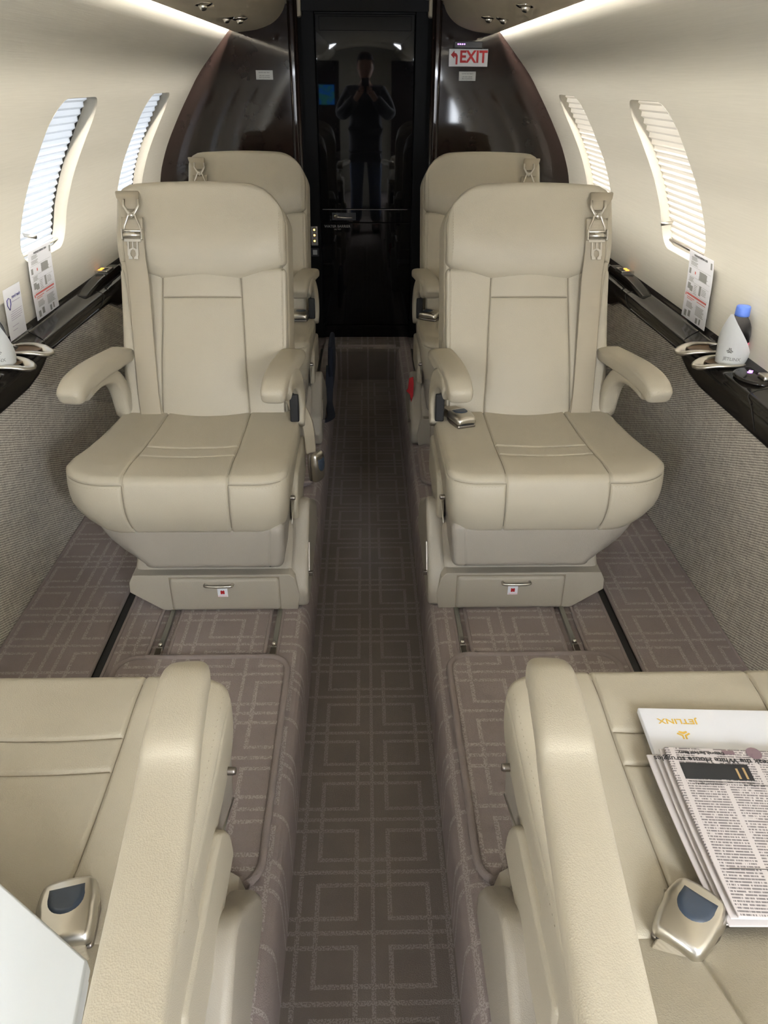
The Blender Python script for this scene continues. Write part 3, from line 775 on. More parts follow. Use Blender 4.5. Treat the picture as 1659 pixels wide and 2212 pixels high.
    P['sticker'] = fl(box((-.089, -.061), (.0450, .0462), (.052, .080), .0004))
    v_ = prism([(-.0805, .062), (-.0805, .072), (-.078, .0745), (-.0755, .072), (-.0745, .072), (-.072, .0745), (-.0695, .072), (-.0695, .062), (-.0745, .062), (-.075, .067), (-.0755, .062)], .0440, .0452, 1, 0)
    P['symbol'] = fl(v_)
    ln_ = [sweep([(-.087 + .026 * i / 12, .0448, .0565 - .003 * k + .0012 * math.sin(i * 1.6)) for i in range(13)], .00035, 4) for k in range(2)]
    P['wave_print'] = fl(join(*ln_))
    # --- back
    def wlow(x, s_, t):
        w_ = 1 - .18 * (s_ / .40) * max(0, 1 - (x / .235) ** 2)
        xx = x * w_
        tt = t + (.010 * math.sin(PI * max(0, min(1, (x + .13) / .26))) if t > -.03 else 0)
        tt += .012 * math.exp(-((s_ - .12) / .12) ** 2) if t > -.03 else 0
        return BP(xx, s_, tt)
    def sfl(axn, sv, p, k, sd):
        if k != 2 or sd != 1: return False
        if axn == 1: return abs(p[0]) < .128
        return True
    P['backrest'] = fl(rbox((-.245, .240), (-.05, .42), (-.075, 0), .016, .03, sx=(-.128, .132, -.238), sy=(.335,), gw=.0026, gd=.0042, warp=wlow, seamf=sfl, rr=4))
    bl_ = [samp([(sx_, -.02, -.0025), (sx_, .40, -.0025)]) for sx_ in (-.128, .132)] + [samp([(-.124, .335, -.0025), (.128, .335, -.0025)])]
    P['back_seams'] = fl(thread(bl_, wlow))
    P['back_stitching'] = fl(stitches([(-.231, -.02, .0003), (-.231, .385, .0003)], wlow))
    def whead(x, s_, t):
        lo_, hi_ = .385, .662; f_ = (s_ - lo_) / (hi_ - lo_); f_ = max(0, min(1, f_)); s2 = s_
        e = max(0, abs(x) - .115) / .12
        s2 += .036 * e ** .9 * (1 - f_) ** 2
        if x < -.13: s2 -= .105 * (1 - math.sqrt(max(0, 1 - min(1, (-.13 - x) / .112) ** 2))) * f_ ** 3
        if x > .185: s2 -= .05 * (1 - math.sqrt(max(0, 1 - min(1, (x - .185) / .055) ** 2))) * f_ ** 3
        s2 -= .012 * (x / .24) ** 2 * f_ ** 3
        xx = x
        tt = t
        if t > -.05:
            tt += .030 * math.exp(-((f_ - .34) / .42) ** 2) * (1 - .35 * (x / .24) ** 4) - .012 * math.exp(-(f_ / .16) ** 2)
        return BP(xx, s2, tt)
    def wshell(x, s_, t):
        f_ = max(0, min(1, (s_ + .05) / .705)); s2 = s_
        if x < -.13: s2 -= .105 * (1 - math.sqrt(max(0, 1 - min(1, (-.13 - x) / .118) ** 2))) * f_ ** 6
        if x > .185: s2 -= .05 * (1 - math.sqrt(max(0, 1 - min(1, (x - .185) / .058) ** 2))) * f_ ** 6
        s2 -= .012 * (x / .24) ** 2 * f_ ** 3
        deep = max(0, min(1, (-t - .02) / .115)); xx = x
        if x < 0: xx -= .008 * deep * (x / -.248)
        else: xx += .012 * deep * (x / .24)
        return BP(xx, s2, t)
    P['back_shell'] = fl(rbox((-.248, .243), (-.06, .655), (-.140, -.018), .022, .028, warp=wshell, rr=4))
    hl_ = [[(-.235 + .465 * i / 40, .3865, -.012) for i in range(41)]]
    P['head_seam'] = fl(thread(hl_, whead, .0022))
    P['head_stitching'] = fl(stitches([(-.228, .43, .0045), (-.228, .60, .0045)], whead))
    P['headrest'] = fl(rbox((-.245, .240), (.385, .662), (-.085, .004), .022, .02, sx=(-.238,), gw=.0024, gd=.0022, warp=whead, seamf=lambda a, b, p, k, sd: k == 2 and sd == 1, rr=5))
    # --- arms
    def pad(x0, x1, hw, back, drop=0):
        ys_ = [back, .42, .33, .262, .216, .188]; zs_ = [.600 - drop * .5, .607 - drop * .25, .612 - drop * .08, .611 - drop * .06, .605, .594]
        pts = [(x0 + (x1 - x0) * (.6 - yy) / .42, yy, zz) for yy, zz in zip(ys_, zs_)]
        rad_ = [(hw * 1.02, .020), (hw, .023), (hw * .98, .025), (hw * .94, .027), (hw * .90, .027), (hw * .87, .025)]
        sp = spline(pts, 5); rr_ = []
        for i in range(len(sp)):
            q = i / 5; a = int(min(q, len(rad_) - 2)); f_ = q - a; rr_.append(tuple(rad_[a][j] * (1 - f_) + rad_[a + 1][j] * f_ for j in (0, 1)))
        # rounded tip and heel
        d = (sp[-1] - sp[-2]).normalized(); sp += [sp[-1] + d * .010, sp[-1] + d * .016, sp[-1] + d * .018]; l_ = rr_[-1]; rr_ += [(l_[0] * .93, l_[1] * .9), (l_[0] * .8, l_[1] * .68), (l_[0] * .6, l_[1] * .4)]
        return sweep(sp, rr_, 28, (0, 0, 1), 3.6)
    P['arm_pad_in'] = fl(pad(-.268, -.234, .038, .50)); P['arm_pad_in_long'] = fl(pad(-.284, -.254, .035, .92, .05)); P['arm_pad_out'] = fl(pad(.236, .290, .041, .52))
    ring = spline([(-.262, .228, .580), (-.266, .27, .594), (-.272, .34, .588), (-.278, .40, .550), (-.281, .425, .50), (-.281, .42, .455), (-.279, .395, .425)], 4)
    P['arm_support_in'] = fl(sweep(ring, [(.022 + .012 * math.sin(PI * i / (len(ring) - 1)), .016) for i in range(len(ring))], 16, (1, 0, 0), 3))
    so = spline([(.280, .225, .585), (.270, .31, .592), (.258, .39, .576), (.250, .44, .53), (.246, .46, .45), (.244, .46, .38)], 4)
    P['arm_support_out'] = fl(sweep(so, [(.027, .024)] * len(so), 14, (0, 0, 1), 3))
    P['side_panel'] = fl(rbox((-.284, -.262), (.18, .50), (.22, .345), .011, .02, warp=lambda x, y, z: (x, y + .10 * max(0, (z - .24) / .145) ** 2 * max(0, 1 - (y - .2) / .2), z)))
    P['arm_slot_shadow'] = fl(box((-.282, -.256), (.37, .46), (.44, .525), .004))  # black block in the armrest opening, its shadow put into the colour
    P['recline_lever'] = fl(join(box((-.324, -.311), (.092, .104), (.088, .101), .0015), prism([(.098, .100), (.112, .100), (.150, .160), (.146, .168)], -.3155, -.3110, 0, .0008)))
    P['recline_button'] = fl(xf(lathe([(0, .014), (.006, .013), (.007, .009), (.007, 0)], 12), T(-.272, .11, .33) @ RY(-PI / 2)))
    P['side_rail'] = fl(sweep([(-.273, .30, .33), (-.273, .18, .285), (-.273, .10, .255)], .0018, 6))
    P['arm_console'] = fl(rbox((-.278, -.14), (.36, .90), (.25, .436), .022, .03, rr=4))
    # --- shoulder belt on the face of the back
    def xstrip(pts, hws, th=.0016):
        sp = spline(pts, 5); vs = []; fs = []; m_ = len(sp)
        for i, p in enumerate(sp):
            t = (sp[min(i + 1, m_ - 1)] - sp[max(i - 1, 0)]).normalized(); nn = Vector((1, 0, 0)).cross(t).normalized()
            q = i / (m_ - 1) * (len(hws) - 1); a_ = min(int(q), len(hws) - 2); hw_ = hws[a_] + (hws[a_ + 1] - hws[a_]) * (q - a_)
            for dx, dn in ((-1, 0), (-.93, 1), (0, 1.25), (.93, 1), (1, 0), (.93, -1), (0, -1), (-.93, -1)): vs.append(p + Vector((dx * hw_, 0, 0)) + nn * (dn * th))
        for i in range(m_ - 1):
            for k in range(8): fs.append([i * 8 + k, i * 8 + (k + 1) % 8, (i + 1) * 8 + (k + 1) % 8, (i + 1) * 8 + k])
        fs += [list(range(8)), [(m_ - 1) * 8 + k for k in range(8)]]
        return smooth(fix(vs, fs))
    def strip(pts, hw, th=.0016):
        sp = spline(pts, 5); return sweep(sp, [(hw if not isinstance(hw, list) else interp(i / (len(sp) - 1), [k / (len(hw) - 1) for k in range(len(hw))], hw), th) for i in range(len(sp))], 8, BP(0, 0, 1) - BP(0, 0, 0), 5)
    P['belt_top'] = fl(xstrip([BP(.212, .595, -.07), BP(.210, .618, -.045), BP(.207, .628, -.012), BP(.203, .625, .012), BP(.196, .605, .032), BP(.188, .585, .040), BP(.184, .572, .043)], [.030, .032, .033, .034, .032, .026, .018], .0028))
    lowp = [BP(.183, .55, .042), BP(.182, .50, .045), BP(.180, .43, .038), BP(.178, .38, .026), BP(.174, .25, .024), BP(.168, .10, .024), BP(.165, .03, .020), BP(.163, -.02, .008)]
    P['belt'] = fl(xstrip(lowp, [.030, .031]))
    lowp2 = [v + (BP(0, 0, -.006) - BP(0, 0, 0)) + Vector((.019 - .006 * i, 0, 0)) for i, v in enumerate(lowp[2:])]
    P['belt_return'] = fl(xstrip(lowp2, [.026, .026]))
    def plate2(poly, t0, t1, holes=None):
        me = prism(poly, t0, t1, 2, .0006, 1); me.transform(Matrix.Identity(4))
        for v in me.vertices: v.co = BP(v.co.x, v.co.y, v.co.z)
        bm = bmesh.new(); bm.from_mesh(me); bmesh.ops.recalc_face_normals(bm, faces=bm.faces); bm.to_mesh(me); bm.free(); return me
    tz = .050; X0 = .183
    loop_ = sweep([BP(X0 + a, .567 + b, tz) for a, b in ((-.019, .030), (-.020, .012), (-.008, -.008), (.0, -.014), (.008, -.008), (.020, .012), (.019, .030))], (.0035, .0012), 8, BP(0, 0, 1) - BP(0, 0, 0))
    tri = sweep([BP(X0 + a, .542 + b, tz - .001) for a, b in ((-.010, .012), (-.022, -.018), (-.022, -.03), (.022, -.03), (.022, -.018), (.010, .012))], (.003, .0014), 8, BP(0, 0, 1) - BP(0, 0, 0), closed=True)
    knob_ = xf(lathe([(0, .004), (.006, .003), (.007, 0)], 14), Matrix.Translation(BP(X0, .555, tz)) @ Matrix(((1, 0, 0, 0), (0, .353, -.936, 0), (0, .936, .353, 0), (0, 0, 0, 1))))
    tip = plate2([(X0 - .014, .569), (X0 - .008, .552), (X0, .546), (X0 + .008, .552), (X0 + .014, .569), (X0 + .004, .562), (X0 - .004, .562)], tz - .0015, tz + .0015)
    rol = sweep([BP(X0 - .024, .500, tz + .002), BP(X0, .500, tz + .002), BP(X0 + .024, .500, tz + .002)], .0085, 14)
    ear = [box((-.002, .002), (-.008, .008), (-.013, .016), .001) for _ in range(2)]
    MB = Matrix(((1, 0, 0, 0), (0, -.936, .353, 0), (0, .353, .936, 0), (0, 0, 0, 1)))
    for q, e_ in zip((-1, 1), ear): xf(e_, Matrix.Translation(BP(X0 + q * .0275, .500, tz)) @ MB)
    P['belt_fitting'] = fl(join(loop_, tri, knob_, tip, rol, *ear))
    t_ = tz - .001
    tg = [plate2([(X0 - .024, 0.490), (X0 + .024, 0.490), (X0 + .024, 0.482), (X0 - .024, 0.482)], t_ - .001, t_ + .001)]
    for q in (-1, 1):
        tg.append(plate2([(X0 + q * .010, 0.482), (X0 + q * .0155, 0.482), (X0 + q * .0155, 0.446), (X0 + q * .0135, 0.442), (X0 + q * .0135, 0.434), (X0 + q * .002, 0.434), (X0 + q * .002, 0.440), (X0 + q * .0062, 0.444), (X0 + q * .0075, 0.450), (X0 + q * .006, 0.458), (X0, 0.461), (X0, 0.468), (X0 + q * .010, 0.462)], t_ - .001, t_ + .001))
    tg.append(plate2([(X0 - .0022, 0.482), (X0 + .0022, 0.482), (X0 + .0022, 0.462), (X0 - .0022, 0.462)], t_ - .001, t_ + .001))
    P['belt_tongue'] = fl(join(*tg))
    return P
def build_buckle():
    def wbk(x, y, z):
        k = 1 - .18 * abs(y / .042) ** 2
        return x * k * (1 + .06 * (y > 0)), y, z + .006 * (1 - (x / .036) ** 2) * (z > .012) - .004 * (y / .04) ** 2 * (z > .012)
    top = rbox((-.034, .034), (-.042, .042), (.009, .030), .0094, .008, warp=wbk, rr=5)
    bot = rbox((-.033, .033), (-.041, .041), (0, .0095), .004, .012, warp=wbk)
    out_ = [(-.021, .027), (.021, .027)] + [(.022 * math.cos(a), .012 - .024 * math.sin(a)) for a in [PI * k / 16 for k in range(17)]]
    vs = []; fs = []
    for k in range(7):
        q = 1 - k / 6 if k < 6 else .001
        for x, y in out_:
            X_, Y_ = x * q, .008 + (y - .008) * q
            vs.append((X_, Y_, .0305 + .006 * (1 - (X_ / .036) ** 2) - .004 * (Y_ / .04) ** 2 + (.0014 if k else -.0012)))
    m_ = len(out_)
    for k in range(6):
        for a in range(m_): fs.append([k * m_ + a, k * m_ + (a + 1) % m_, (k + 1) * m_ + (a + 1) % m_, (k + 1) * m_ + a])
    btn = smooth(fix(vs, fs))
    slot = box((-.022, .022), (-.0412, -.036), (.0085, .0125), .001)
    return top, bot, btn, slot
SEAMC = mat('seam shadow thread', (.27, .235, .175), .8); STITCH = mat('stitching thread', (.36, .31, .235), .7)
SEATM = {1: build_seat(1), -1: build_seat(-1)}; BK = build_buckle()
def make_buckle(parent, loc, rot, blue=False):
    b = add('belt_buckle', BK[0], METAL, parent); b.location = loc; b.rotation_euler = rot
    # one more level only: the buckle is a part, these are its pieces
    add('lower_shell', BK[1], METALD, b); add('push_button', BK[2], BUTTON, b); add('tongue_slot', BK[3], DARK, b)
    return b
def make_seat(side, world, rz, label, facing=True, rec=62):
    P = SEATM[side]; r = empty('cabin_seat', world, rz, label=label, category='seat')
    ped = add('pedestal', P['pedestal'], PLASTIC, r)
    dr = add('drawer', P['drawer'], PLASTIC, r); add('drawer_handle', P['drawer_handle'], METAL, dr)
    add('shadow_gap', P['drawer_gap'], SEAMC, dr)
    st_ = add('life_vest_sticker', P['sticker'], WHITEC, r, label='white square sticker with a red life vest symbol'); add('symbol', P['symbol'], REDP, st_); add('wave_print', P['wave_print'], PINKP, st_)
    add('cushion_frame', P['cushion_frame'], LEATHER2, r); cu = add('seat_cushion', P['seat_cushion'], LEATHER, r)
    add('seam', P['cushion_seams'], SEAMC, cu); add('stitching', P['cushion_stitching'], STITCH, cu, kind='stuff')
    if facing: add('recline_lever', P['recline_lever'], METALD, r)
    add('recline_button', P['recline_button'], METALD, r); add('side_rail', P['side_rail'], METAL, r)
    ar_ = add('armrest', P['arm_pad_in' if facing else 'arm_pad_in_long'], LEATHER, r); 
    if facing: add('arm_support', P['arm_support_in'], LEATHER, ar_)
    else: add('arm_console', P['arm_console'], LEATHER, r); ped.location = (0, .085, 0)
    add('side_panel', P['side_panel'], LEATHER, r)
    ao = add('armrest', P['arm_pad_out'], LEATHER, r); add('arm_support', P['arm_support_out'], LEATHER, ao)
    if facing:
        add('arm_slot_shadow', P['arm_slot_shadow'], DARK, ar_)
        add('back_shell', P['back_shell'], LEATHER, r); bk = add('backrest', P['backrest'], LEATHER, r); hr = add('headrest', P['headrest'], LEATHER, r)
        add('seam', P['back_seams'], SEAMC, bk); add('stitching', P['back_stitching'], STITCH, bk, kind='stuff'); add('stitching', P['head_stitching'], STITCH, hr, kind='stuff'); add('seam', P['head_seam'], SEAMC, hr)
        sb = add('shoulder_belt', P['belt'], BELT, r); add('belt_fold', P['belt_top'], BELT, sb); add('belt_return', P['belt_return'], BELT, sb)
        add('belt_fitting', P['belt_fitting'], METAL, sb); add('belt_tongue', P['belt_tongue'], METAL, sb)
    else:
        # the back lies reclined almost flat behind the cushion
        piv = Vector((0, .47, .42)); M_ = Matrix.Translation(piv) @ RX(-math.radians(rec)) @ Matrix.Translation(-piv)
        for nm in ('backrest', 'headrest', 'back_shell'):
            o = add(nm, P[nm], LEATHER, r); o.matrix_local = Matrix.Translation((0, .02, -.005)) @ M_
    return r
S1 = make_seat(-1, (-.48, 1.72, ZF), 0, 'cream leather seat facing the camera, left of the aisle in the middle row')
S2 = make_seat(1, (.48, 1.72, ZF), 0, 'cream leather seat facing the camera, right of the aisle in the middle row')
S3 = make_seat(-1, (-.497, 2.837, ZF), 0, 'cream leather seat farthest back at left, in front of the dark bulkhead')
S4 = make_seat(1, (.49, 2.837, ZF), 0, 'cream leather seat farthest back at right, below the exit sign')
S5 = make_seat(1, (-.502, 1.0, ZF), PI, 'nearest cream seat at lower left, facing away, white board lying on it', False)
S6 = make_seat(-1, (.502, 1.0, ZF), PI, 'nearest cream seat at lower right, facing away, newspaper lying on it', False, 53)
# buckles: lying on the cushions, one hanging beside the aisle
def webbing(parent, pts, hw=.022, m=BELT, up=(0, 0, 1)):
    return add('lap_belt', sweep(spline(pts, 5), (hw, .0014), 8, up, 5), m, parent)
make_buckle(S2, (-.205, .365, .438), (0, 0, .30)); webbing(S2, [(-.225, .475, .44), (-.235, .45, .456), (-.222, .425, .458), (-.213, .40, .452)])
make_buckle(S4, (-.225, .375, .438), (0, 0, 1.0)); webbing(S4, [(-.225, .475, .44), (-.235, .45, .456), (-.23, .425, .458), (-.225, .40, .452)])
make_buckle(S3, (.222, .372, .438), (0, 0, .0)); webbing(S3, [(.225, .475, .44), (.235, .45, .456), (.228, .425, .458), (.222, .40, .452)])
hb = make_buckle(S1, (.308, .452, .262), (0, 0, 0)); hb.rotation_euler = (math.radians(88), 0, 1.05); hb.scale = (.8, 1.15, 1)
webbing(S1, [(.225, .47, .452), (.250, .455, .460), (.278, .445, .455), (.294, .44, .425), (.302, .438, .385), (.305, .440, .345), (.306, .444, .305)], .017, BELT, (.45, -1, .1))
make_buckle(S5, (-.147, .435, .436), (0, 0, PI + .25)); webbing(S5, [(-.142, .40, .45), (-.15, .46, .455), (-.17, .50, .44)])
make_buckle(S6, (.127, .455, .440), (.12, 0, PI - .75)); webbing(S6, [(.122, .42, .45), (.14, .47, .452), (.17, .50, .44)])
for r_ in (S5, S6):
    pass

# items beside the rear seats
o = add('life_vest_tab', prism([(0, .0), (-.016, -.006), (-.020, -.05), (-.027, -.060), (-.012, -.075), (-.006, -.11), (.002, -.08), (.003, -.03)], -.002, .002, 1, .0008), RED, None, label='red fabric tab hanging beside the rear right seat', category='tab')
o.location = (.186, 2.965, .462)
cl = add('navy_strap_bag', rbox((-.011, .011), (-.10, .16), (0, .22), .01, .03, puff=.008, warp=lambda x, y, z: (x + .006 * math.sin(9 * z), y, z)), NAVY, None, label='dark navy cloth bag beside the rear left seat', category='bag')
cl.location = (-.177, 3.62, .1905)
add('strap', sweep(spline([(0, -.06, .12), (-.002, -.16, .03), (0, -.26, .007), (.010, -.34, .005), (.016, -.42, .004), (-.002, -.46, .004), (-.03, -.48, .004)], 5), (.018, .003), 8, (0, 0, 1), 4), NAVY, cl)

# ------------------------------------------------------------------ ledge items
def ring_cup(loc, nm, lab, s):
    r = empty('cup_holder', loc, label=lab, category='cup holder')
    path = []; rad_ = []
    for i in range(36):
        a = 2 * PI * i / 36; ca = math.cos(a) * s
        w_ = .0085 + .013 * max(0, -ca) ** 3
        x = s * .066 * ca; x -= s * .010 * max(0, -ca) ** 2
        path.append((x, .044 * math.sin(a), .006 - .016 * max(0, -ca) ** 4)); rad_.append((w_, .0042 + .003 * max(0, -ca)))
    add('rim', sweep(path, rad_, 12, (0, 0, 1), 2.2, closed=True), METAL, r)
    add('well', lathe([(0, .0015), (.030, .0015), (.052, .003), (.054, .004)], 30, 1.12, .78), BROWNI, r)
    return r
for s, side in ((1, 'right'), (-1, 'left')):
    ring_cup((s * 1.012, 2.212, .808), 'cup_holder', 'empty silver rimmed cup holder on the %s ledge' % side, s)
    ring_cup((s * 1.018, 2.085, .808), 'cup_holder', 'silver rimmed cup holder under the napkin cone on the %s ledge' % side, s)
def bottle(loc, lab):
    b = empty('water_bottle', loc, label=lab, category='bottle')
    prof = [(0, 0), (.030, 0), (.0335, .004), (.0335, .045), (.0325, .052), (.0345, .060), (.0345, .085), (.031, .102), (.024, .118), (.0165, .128), (.0155, .136)]
    inner = [(0, .0015), (.029, .0015), (.0325, .005), (.0325, .045), (.0315, .052), (.0335, .060), (.0335, .085), (.030, .102), (.023, .118), (.0155, .128), (.0145, .136)]
    add('body', lathe(prof + inner[::-1], 36), GLASS, b)
    add('cap', lathe([(0, .158), (.0165, .158), (.0185, .156), (.0190, .152), (.0195, .136), (.0195, .131), (.0175, .131)], 32), BLUECAP, b)
    lb = add('wrapper', lathe([(.0338, .020), (.0343, .020), (.0350, .055), (.0343, .056)], 36), WHITEC, b)
    add('pink_band', lathe([(.0349, .048), (.0354, .048), (.0354, .062), (.0350, .062)], 36), mat('pink label', (.80, .18, .28), .4), b)
    return b
def cone_napkin(loc, flip, lab, word, hrot=0):
    """paper napkin folded into a pointed sleeve, with a print on its front"""
    r = empty('paper_napkin', loc, hrot, label=lab, category='napkin')
    vs = []; fs = []; N = 28; rows = 8
    # open sleeve: tall pointed side falls away to a low side
    for i in range(N + 1):
        a = -2.55 + 4.6 * i / N     # angle round, 0 = facing the camera (-y)
        f_ = i / N; ff = f_ if not flip else 1 - f_
        top = .002 + .146 * max(0.04, 1 - abs(ff - .34) / (.50 if ff > .34 else .36)) ** 1.0
        for j in range(rows + 1):
            t = j / rows; rr_ = .041 + .003 * t
            vs.append((rr_ * math.sin(a) * 1.05, -rr_ * math.cos(a), t * top))
    for i in range(N):
        for j in range(rows):
            p = i * (rows + 1) + j; fs.append([p, p + rows + 1, p + rows + 2, p + 1])
    me = smooth(fix(vs, fs)); add('fold', me, NAPKIN, r)
    def wrap(me, ang, z):
        for v in me.vertices:
            a = ang + v.co.x / .046; v.co = Vector((.0458 * math.sin(a) * 1.05, -.0458 * math.cos(a), z + v.co.y))
        return me
    add('lettering', wrap(text_mesh(word, .0125, 0, .01), -.42 if not flip else .30, .020), GREYP, r)
    add('emblem', wrap(emblem(.0095), -.62 if not flip else .48, .042), GREYP, r)
    return r
bottle((1.034, 2.092, .8105), 'water bottle with blue cap standing in the right ledge cup holder')
cone_napkin((1.031, 2.088, .811), False, 'white napkin sleeve round the bottle on the right ledge', 'JETLINX', 0)
bottle((-1.022, 2.090, .8105), 'water bottle behind the white napkin on the left ledge')
cone_napkin((-1.019, 2.087, .811), True, 'white napkin sleeve standing in the left ledge cup holder', 'JETLINX', 0)
# switch panels
for s, nm in ((-1, 'left'), (1, 'right')):
    sp = empty('seat_switch_panel', (s * 1.036, 3.145, .842), label='silver switch plate with orange lit digits on the %s ledge' % nm, category='switch panel')
    add('plate', box((-.024, .024), (-.040, .040), (-.008, .004), .0015), METAL, sp)
    add('bright_edge', box((-.025, .025), (-.046, -.039), (-.003, .006), .001), CHROME, sp)
    for i in (0, 1):
        for j in (0, 1):
            lit = (i == (0 if s < 0 else 1)) if False else (i == 0 if s < 0 else i == 1)
            add('indicator' if lit else 'button', box((-.013 + .018 * i - .005, -.013 + .018 * i + .007), (-.016 + .026 * j - .006, -.016 + .026 * j + .006), (.0035, .0055), .0005), ORANGE if lit else DARK, sp)
    # round lid further forward on the ledge
    rl = empty('table_release', (s * 1.045, 1.955, .816), label='round dark lid with a violet mark at the edge of the %s ledge' % nm, category='control')
    add('disc', lathe([(0, .004), (.052, .003), (.058, 0), (.058, -.004)], 36, 1, 1.2), LEDGE, rl)
    add('lettering', xf(text_mesh('5', .03, .0003, .02), T(-.01 * s, .02, .0045) @ RZ(-.6)), PURPLE if s > 0 else GREYP, rl)
    kn = add('knob', rbox((-.02, .02), (-.02, .02), (.003, .016), .004, .01), METAL, rl); kn.location = (s * .012, -.035, 0)
# cards standing between ledge and wall
def card(name, s, y0, y1, z0, z1, lab, tilt=0.0, out=.012, near=0):
    """thin card leaning on the curved wall; local x runs aft to forward as read from the aisle"""
    r = empty(name, (s * 1.05, (y0 + y1) / 2, z0), label=lab, category='card')
    W_, H_ = y1 - y0, z1 - z0
    def P_(u, v, o=0.0):   # u across (aisle view left to right), v up
        y = (y0 + W_ * u) if s > 0 and False else (y0 + W_ * u)
        z = z0 + H_ * v; x = wx(z) - out - .004 - o
        return Vector((s * x, y + tilt * v, z)) - Vector((s * 1.05, (y0 + y1) / 2, z0))
    vs = []; fs = []
    for j in range(9):
        for u in (0, 1):
            vs.append(P_(u, j / 8))
        for u in (0, 1):
            vs.append(P_(u, j / 8, -.0008))
    for j in range(8):
        a = 4 * j
        fs += [[a, a + 1, a + 5, a + 4], [a + 2, a + 6, a + 7, a + 3], [a, a + 4, a + 6, a + 2], [a + 1, a + 3, a + 7, a + 5]]
    fs += [[0, 2, 3, 1], [32, 33, 35, 34]]
    add('sheet', fix(vs, fs), WHITEP, r)
    return r, P_
def marks(r, P_, rects, m, nm='print', rev=False):
    vs = []; fs = []
    for a, b, c, d in rects:
        if rev: a, b = 1 - b, 1 - a
        k = len(vs); vs += [P_(a, c, .0006), P_(b, c, .0006), P_(b, d, .0006), P_(a, d, .0006)]; fs.append([k, k + 1, k + 2, k + 3])
    return add(nm, mesh('k', vs, fs, False), m, r, kind='stuff')
def wraptext(r, P_, s_, size, u, v, W_, H_, m, s, bold=.01):
    me = text_mesh(s_, size, 0, bold)
    for q in me.vertices: q.co = P_(u + (q.co.x / W_) * (-1 if s > 0 else 1), v + q.co.y / H_, .0008)
    return add('lettering', me, m, r)
for s, y0, y1 in ((-1, 2.440, 2.660), (1, 2.315, 2.545)):
    z1 = 1.035; z0 = .828; H_, W_ = z1 - z0, y1 - y0
    if s < 0: y0, y1, = 2.455, 2.650; W_ = y1 - y0
    else: y0, y1 = 2.335, 2.530; W_ = y1 - y0
    r, P_ = card('safety_card', s, y0, y1, z0, z1, 'tall white printed safety card below the %s window' % ('left' if s < 0 else 'right'), .02 * 1)
    rv = s > 0   # reading direction
    wraptext(r, P_, 'PASSENGER BRIEFING CARD', .0085, .5, .945, W_, H_, BLACKP, s, .02)
    txt = []
    random.seed(7)
    def block(u0, u1, v0, v1, n_, frac=1.0):
        for k in range(n_):
            vv = v1 - (v1 - v0) * (k + .5) / n_; ee = u0 + (u1 - u0) * random.uniform(.7, 1) * frac
            txt.append((u0, ee, vv - .0035, vv + .0035))
    block(.12, .42, .86, .92, 4); block(.10, .44, .79, .85, 4); block(.48, .86, .63, .76, 9); block(.10, .30, .55, .62, 5)
    block(.34, .52, .40, .54, 6, .8); block(.66, .88, .44, .54, 5); block(.14, .46, .17, .26, 6); block(.54, .90, .13, .27, 9)
    for k in range(4): txt.append((.06, .94, [.775, .630, .395, .555][k] - .0015, [.775, .630, .395, .555][k] + .0015))
    marks(r, P_, txt, GREYP, 'text_lines', rv)
    marks(r, P_, [(.50, .80, .64, .75), (.90, .96, .86, .95), (.06, .14, .66, .74), (.08, .20, .44, .53), (.18, .30, .42, .50), (.56, .64, .42, .56), (.10, .20, .03, .12), (.26, .36, .05, .14), (.60, .68, .02, .10), (.74, .80, .03, .11)], GREYP, 'drawings', rv)
    marks(r, P_, [(.10, .92, .350, .378), (.12, .44, .318, .328), (.54, .90, .318, .328), (.12, .36, .295, .303), (.30, .34, .68, .72), (.04, .08, .33, .37)], mat('salmon print', (.68, .16, .14), .6), 'red_headings', rv)
r, P_ = card('notice_card', -1, 2.225, 2.345, .83, .972, 'small white notice with a shield emblem beside the left napkin', .02, .020)
sh_ = [(.16, .80), (.30, .84), (.30, .70), (.23, .62), (.16, .70)]
me = sweep([P_(.22 + .10 * a, .70 + .10 * b, .0008) for a, b in ((-1, .8), (0, 1.1), (1, .8), (1, -.2), (0, -1.2), (-1, -.2))], .0013, 6, (0, 1, 0), closed=True)
add('shield_emblem', me, BLUEP, r)
wraptext(r, P_, 'travel ready', .013, .68, .80, .12, .142, BLUEP, -1)
marks(r, P_, [(.38, .88, .70, .712), (.30, .92, .52, .53), (.22, .90, .48, .49), (.22, .92, .44, .45), (.22, .90, .40, .41), (.22, .80, .36, .37), (.22, .60, .24, .25), (.22, .50, .16, .17)], mat('faint violet print', (.45, .40, .50), .7), 'text_lines')

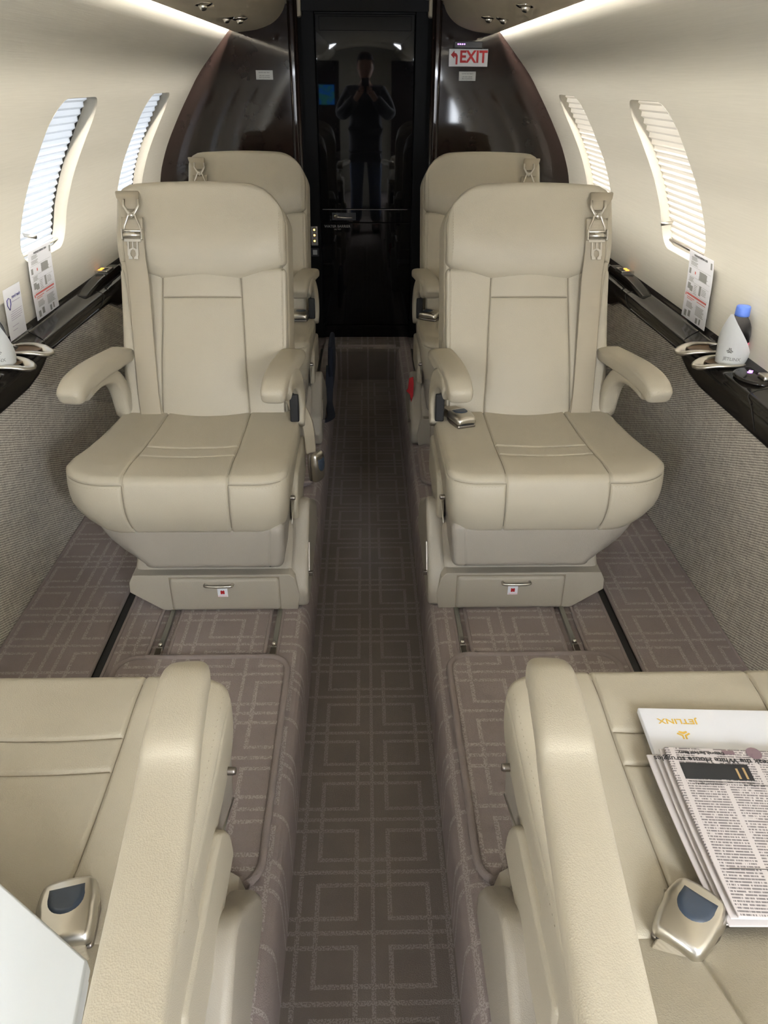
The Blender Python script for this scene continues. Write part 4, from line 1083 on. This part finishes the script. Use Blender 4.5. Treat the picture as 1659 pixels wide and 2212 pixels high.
# ------------------------------------------------------------------ things on the near seats
FD = empty('presentation_folder', (.64, .80, .640), -.045, label='white glossy folder with gold logo under the newspaper', category='folder')
add('cover', rbox((-.225, .225), (-.175, .078), (0, .010), .0018, .05), WHITEC, FD)
add('lettering', xf(text_mesh('JETLINX', .0145, .0002, .012), T(-.172, .050, .0105) @ RZ(PI) @ Matrix.Diagonal((1.15, 1, 1, 1))), GOLD, FD)
add('emblem', xf(emblem(.0105), T(-.171, .024, .0105) @ RZ(PI)), GOLD, FD)
NP_ = empty('newspaper', (.60, .655, .6555), -.055, label='folded newspaper lying over the white folder on the right seat', category='newspaper')
for k, (dx, dy, h0, h1, tw) in enumerate(((-.006, .003, 0, .0022, .025), (.002, -.002, .0026, .0050, .010), (.006, .003, .0054, .0078, -.004), (.012, .001, .0082, .0112, 0))):
    wp = lambda x, y, z, k=k, tw=tw: (x + .012 * ((.13 - y) / .26) ** 2 * 1 - tw * y, y, z + .006 * max(0, (-x - .16) / .05) * (k - 2) * .3 + .003 * math.sin(x * 9 + k))
    if k < 3: add('sheet', rbox((-.197 + dx, .215), (-.135 + dy, .122 + dy), (h0, h1), .0010, .02, warp=wp), NEWSB, NP_)
    else:
        fp = add('front_page', rbox((-.197 + dx, .215), (-.135 + dy, .122 + dy), (h0, h1), .0012, .02, warp=wp), NEWSM, NP_)
def newsflat(me):
    for v in me.vertices: v.co = Vector((v.co.x + .012 * ((.13 - v.co.y) / .26) ** 2, v.co.y, v.co.z + .0117 + .003 * math.sin(v.co.x * 9 + 3)))
    return me
add('photo_block', newsflat(rbox((-.172, -.078), (.066, .094), (0, .0003), .0001, .01)), BLACKP, NP_)
add('photo_detail', newsflat(join(box((-.098, -.095), (.068, .086), (.0003, .0006), 0), box((-.088, -.085), (.068, .088), (.0003, .0006), 0))), mat('ochre print', (.45, .30, .14), .7), NP_)
add('picture', newsflat(join(box((-.105, -.088), (.112, .119), (0, .0003), 0), xf(lathe([(0, .0003), (.011, .0003)], 20), T(-.060, .116, 0)), box((-.03, -.012), (.108, .119), (0, .0003), 0))), mat('dull mauve print', (.22, .15, .17), .7), NP_)
for t, sz, x, y, bold in (('Deborah Barfield Berry', .0068, -.135, .113, .02), ('after virus outbreak the White House struggles', .0125, -.085, .101, .01), ('Continued on Page A6', .0048, -.140, .0575, 0), ('Continued on Page A8', .0048, -.075, .0575, 0),
                          ('his Scrap Lands', .0085, -.075, -.092, .02), ('Congregations', .0085, -.075, -.080, .02), ('By ADAM LIPTAK', .0052, -.070, -.066, .0), ('VIRUS', .018, -.108, -.108, .015), ('BUT OUT', .018, -.083, -.126, .015)):
    me = xf(text_mesh(t, sz, .0001, bold, 'CENTER'), T(x, y, .0003) @ RZ(PI))
    add('lettering', newsflat(me), BLACKP, NP_)
add('rule', newsflat(join(box((-.170, -.080), (.0615, .0622), (0, .0003), 0), box((-.168, -.08), (-.0715, -.071), (0, .0003), 0))), BLACKP, NP_)
# white laminated board on the near left seat
WB = empty('white_board_case', (-.284, .460, .695), 0, label='white laminated case lying on the near left seat, at the lower left corner', category='case')
pl = [(0, 0), (-.26, .185), (-.60, .05), (-.60, -.55), (.012, -.55), (.010, -.08)]
add('lid', prism(pl, .014, .034, 2, .003, 3), WBOX, WB)
add('tray', prism([(a * .985 - .003, b * .985 - .004) for a, b in pl], 0, .0135, 2, .002, 2), WBOX, WB)
